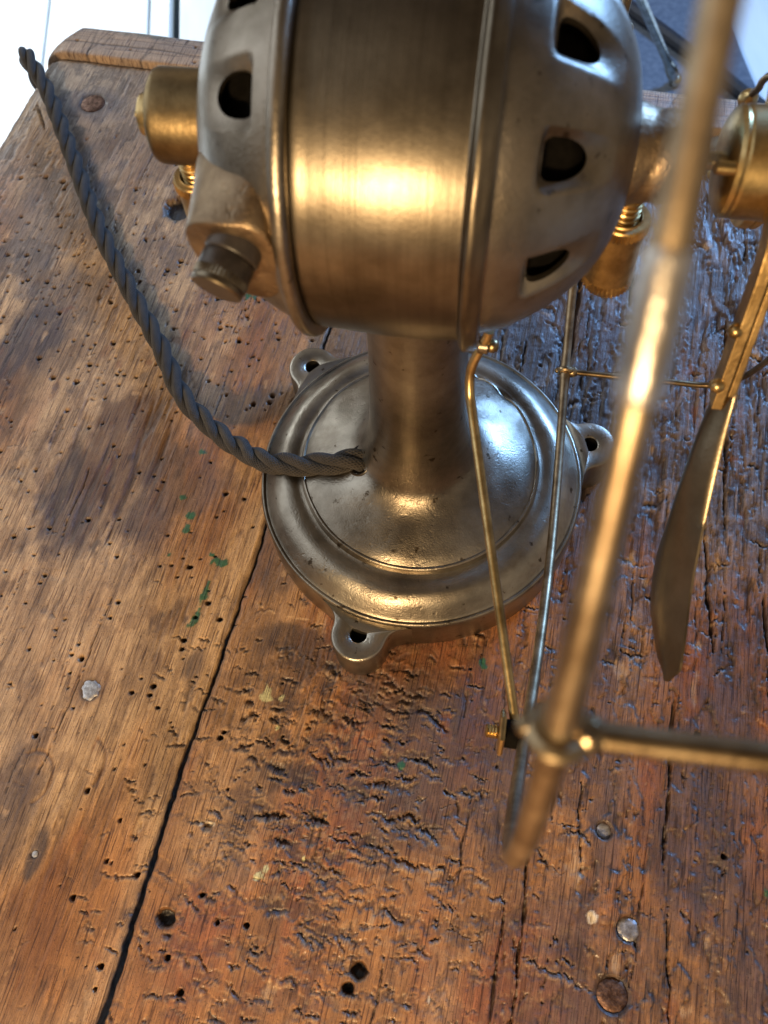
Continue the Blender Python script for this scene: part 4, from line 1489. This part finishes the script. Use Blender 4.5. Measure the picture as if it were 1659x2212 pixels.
# blades on their spider arms
def blade_mesh(rot):
    near = [(8.93, -3.05, -2.3), (8.92, -3.92, -3.98), (8.90, -5.28, -5.46), (8.91, -6.42, -6.63), (8.91, -7.90, -7.81), (8.90, -9.40, -8.48), (8.88, -10.17, -8.93)]
    farr = [(8.92, -2.2, -2.9), (8.75, -3.0, -4.6), (8.45, -4.4, -6.06), (8.40, -5.47, -8.19), (8.40, -6.26, -9.78), (8.40, -7.63, -10.25), (8.55, -9.60, -9.75)]
    N_ = path_smooth(near, 0.4)
    Fr = path_smooth(farr, 0.4)
    n = 40
    tN = np.linspace(0, 1, n)
    def res(P):
        L = np.r_[0, np.cumsum(np.linalg.norm(np.diff(P, axis=0), axis=1))]
        L /= L[-1]
        return np.c_[[np.interp(tN, L, P[:, k]) for k in range(3)]].T
    A_, B_ = res(N_), res(Fr)
    A_[-1] = 0.5 * (A_[-1] + B_[-1]) + np.array([0, -0.25, -0.1])
    B_[-1] = A_[-1] + np.array([-0.02, 0.1, -0.1])
    w = 12
    grid = []
    for i in range(n):
        for j in range(w):
            k = j / (w - 1)
            p = A_[i] * (1 - k) + B_[i] * k
            p = p + np.array([-0.32 * math.sin(PI * k) * math.sin(PI * min(1, tN[i] * 1.02) * 0.9 + 0.1), 0, 0])
            grid.append(p)
    grid = np.array(grid)
    th = 0.07
    V = np.concatenate([grid, grid - np.array([th, 0, 0])])
    c, s_ = math.cos(rot), math.sin(rot)
    V = np.c_[V[:, 0], V[:, 1] * c - V[:, 2] * s_, V[:, 1] * s_ + V[:, 2] * c]
    V = np.array([fr(*p) for p in V])
    F = []
    o = n * w
    for i in range(n - 1):
        for j in range(w - 1):
            a = i * w + j
            F.append((a, a + 1, a + w + 1, a + w))
            F.append((o + a, o + a + w, o + a + w + 1, o + a + 1))
    for i in range(n - 1):
        a = i * w
        F.append((a, a + w, o + a + w, o + a))
        a = i * w + w - 1
        F.append((a, o + a, o + a + w, a + w))
    for j in range(w - 1):
        F.append((j, o + j, o + j + 1, j + 1))
        a = (n - 1) * w + j
        F.append((a, a + 1, o + a + 1, o + a))
    return V, F

def arm_mesh(rot, layer):
    # flat bar from the hub out over the blade root, its edge towards the viewer
    pts = path_smooth([(-0.5, 0.35, 0), (-1.3, 0.30, 0), (-2.1, -0.05, 0), (-2.62, -0.75, 0), (-3.05, -1.8, 0), (-3.6, -3.2, 0), (-4.06, -4.40, 0)], 0.35)[:, :2]
    if layer == 1:
        pts = pts[:-1]
    T = np.gradient(pts, axis=0)
    T /= np.linalg.norm(T, axis=1)[:, None]
    Nn = np.c_[-T[:, 1], T[:, 0]]
    if Nn[len(Nn) // 2][0] < 0:
        Nn = -Nn
    a0, th = (8.42, 0.27) if layer == 0 else (8.72, 0.18)
    V = []
    for k, p in enumerate(pts):
        wd = 0.72 if k < len(pts) - 1 else 0.55
        for (sa, sw) in ((0, 0), (th, 0), (th, wd), (0, wd)):
            q = p + Nn[k] * sw
            c, s_ = math.cos(rot), math.sin(rot)
            V.append(fr(a0 + sa, q[0] * c - q[1] * s_, q[0] * s_ + q[1] * c))
    F = []
    for i in range(len(pts) - 1):
        for j in range(4):
            F.append((i * 4 + j, i * 4 + (j + 1) % 4, (i + 1) * 4 + (j + 1) % 4, (i + 1) * 4 + j))
    F.append((0, 1, 2, 3))
    e = (len(pts) - 1) * 4
    F.append((e, e + 1, e + 2, e + 3))
    return np.array(V), F

for rot in (0.0, PI / 2, PI, 3 * PI / 2):
    v, f = blade_mesh(rot)
    bl = mesh_obj("blade", v, f, M['blade'], fan, angle=50)
    for layer in (0, 1):
        v, f = arm_mesh(rot, layer)
        add_mod_bevel(mesh_obj("blade_arm", v, f, M['arm'], bl, smooth=False), 0.03, 2)
    for (s0, w0) in ((-3.75, -3.75), (-3.1, -2.3)):
        c, s_ = math.cos(rot), math.sin(rot)
        p = fr(8.38, s0 * c - w0 * s_, s0 * s_ + w0 * c)
        v, f = ball(p, 0.20, 16)
        mesh_obj("rivet", v, f, M['brass'], bl)

# ------------------------------------------------------------------ twisted cord
cord = thing("power_cord", "dark braided twisted fabric cord running from the fan base over the table edge", "cord", (-2.2, -0.4, 3.5))
cp = [(-1.85, -0.42, 2.75), (-2.28, -0.42, 3.28), (-2.72, -0.42, 3.60), (-3.2, -0.40, 3.62), (-3.84, -0.30, 3.38), (-4.9, 0.05, 2.85), (-6.14, 0.63, 2.2), (-7.0, 1.3, 1.55), (-7.75, 2.2, 0.9), (-9.08, 3.75, 0.05),
      (-11.0, 6.5, -0.60), (-12.24, 9.83, -0.72), (-13.8, 13.4, -0.72), (-15.8, 18.3, -0.70), (-17.75, 24.4, -0.68), (-19.3, 29.2, -0.55), (-20.3, 31.6, -0.4), (-20.95, 33.0, -0.3),
      (-21.25, 33.55, -0.75), (-21.35, 33.75, -1.6), (-21.2, 33.8, -3.6), (-20.6, 33.7, -6.5), (-19.8, 33.6, -12), (-19.6, 33.6, -24)]
CP = path_smooth(cp, 0.10)
L = np.r_[0, np.cumsum(np.linalg.norm(np.diff(CP, axis=0), axis=1))]
nS = int(L[-1] / 0.10)
ls = np.linspace(0, L[-1], nS)
CP = np.c_[[np.interp(ls, L, CP[:, k]) for k in range(3)]].T
T, N, B = frames_along(CP)
pitch = 5.0
for k in range(3):
    ph = 2 * PI * ls / pitch + k * 2 * PI / 3
    r0 = 0.268
    S = CP + r0 * (np.cos(ph)[:, None] * N + np.sin(ph)[:, None] * B)
    n = 14
    v, f = tube(S, 0.243, n)
    o = mesh_obj("cord_strand", v, f, M['cord'], cord, angle=60)
    me = o.data
    uvl = me.uv_layers.new(name="UVMap")
    li = np.zeros(len(me.loops), np.int32)
    me.loops.foreach_get("vertex_index", li)
    uu = (li % n) / n
    vv = (li // n) * 0.10
    # fix the wrap of the last column
    ps = np.zeros(len(me.polygons), np.int32)
    me.polygons.foreach_get("loop_start", ps)
    uvs = np.c_[uu, vv]
    for s_ in ps:
        q = uvs[s_:s_ + 4, 0]
        if len(q) == 4 and q.max() - q.min() > 0.5:
            q[q < 0.5] += 1.0
    uvl.data.foreach_set("uv", uvs.astype(np.float32).ravel())
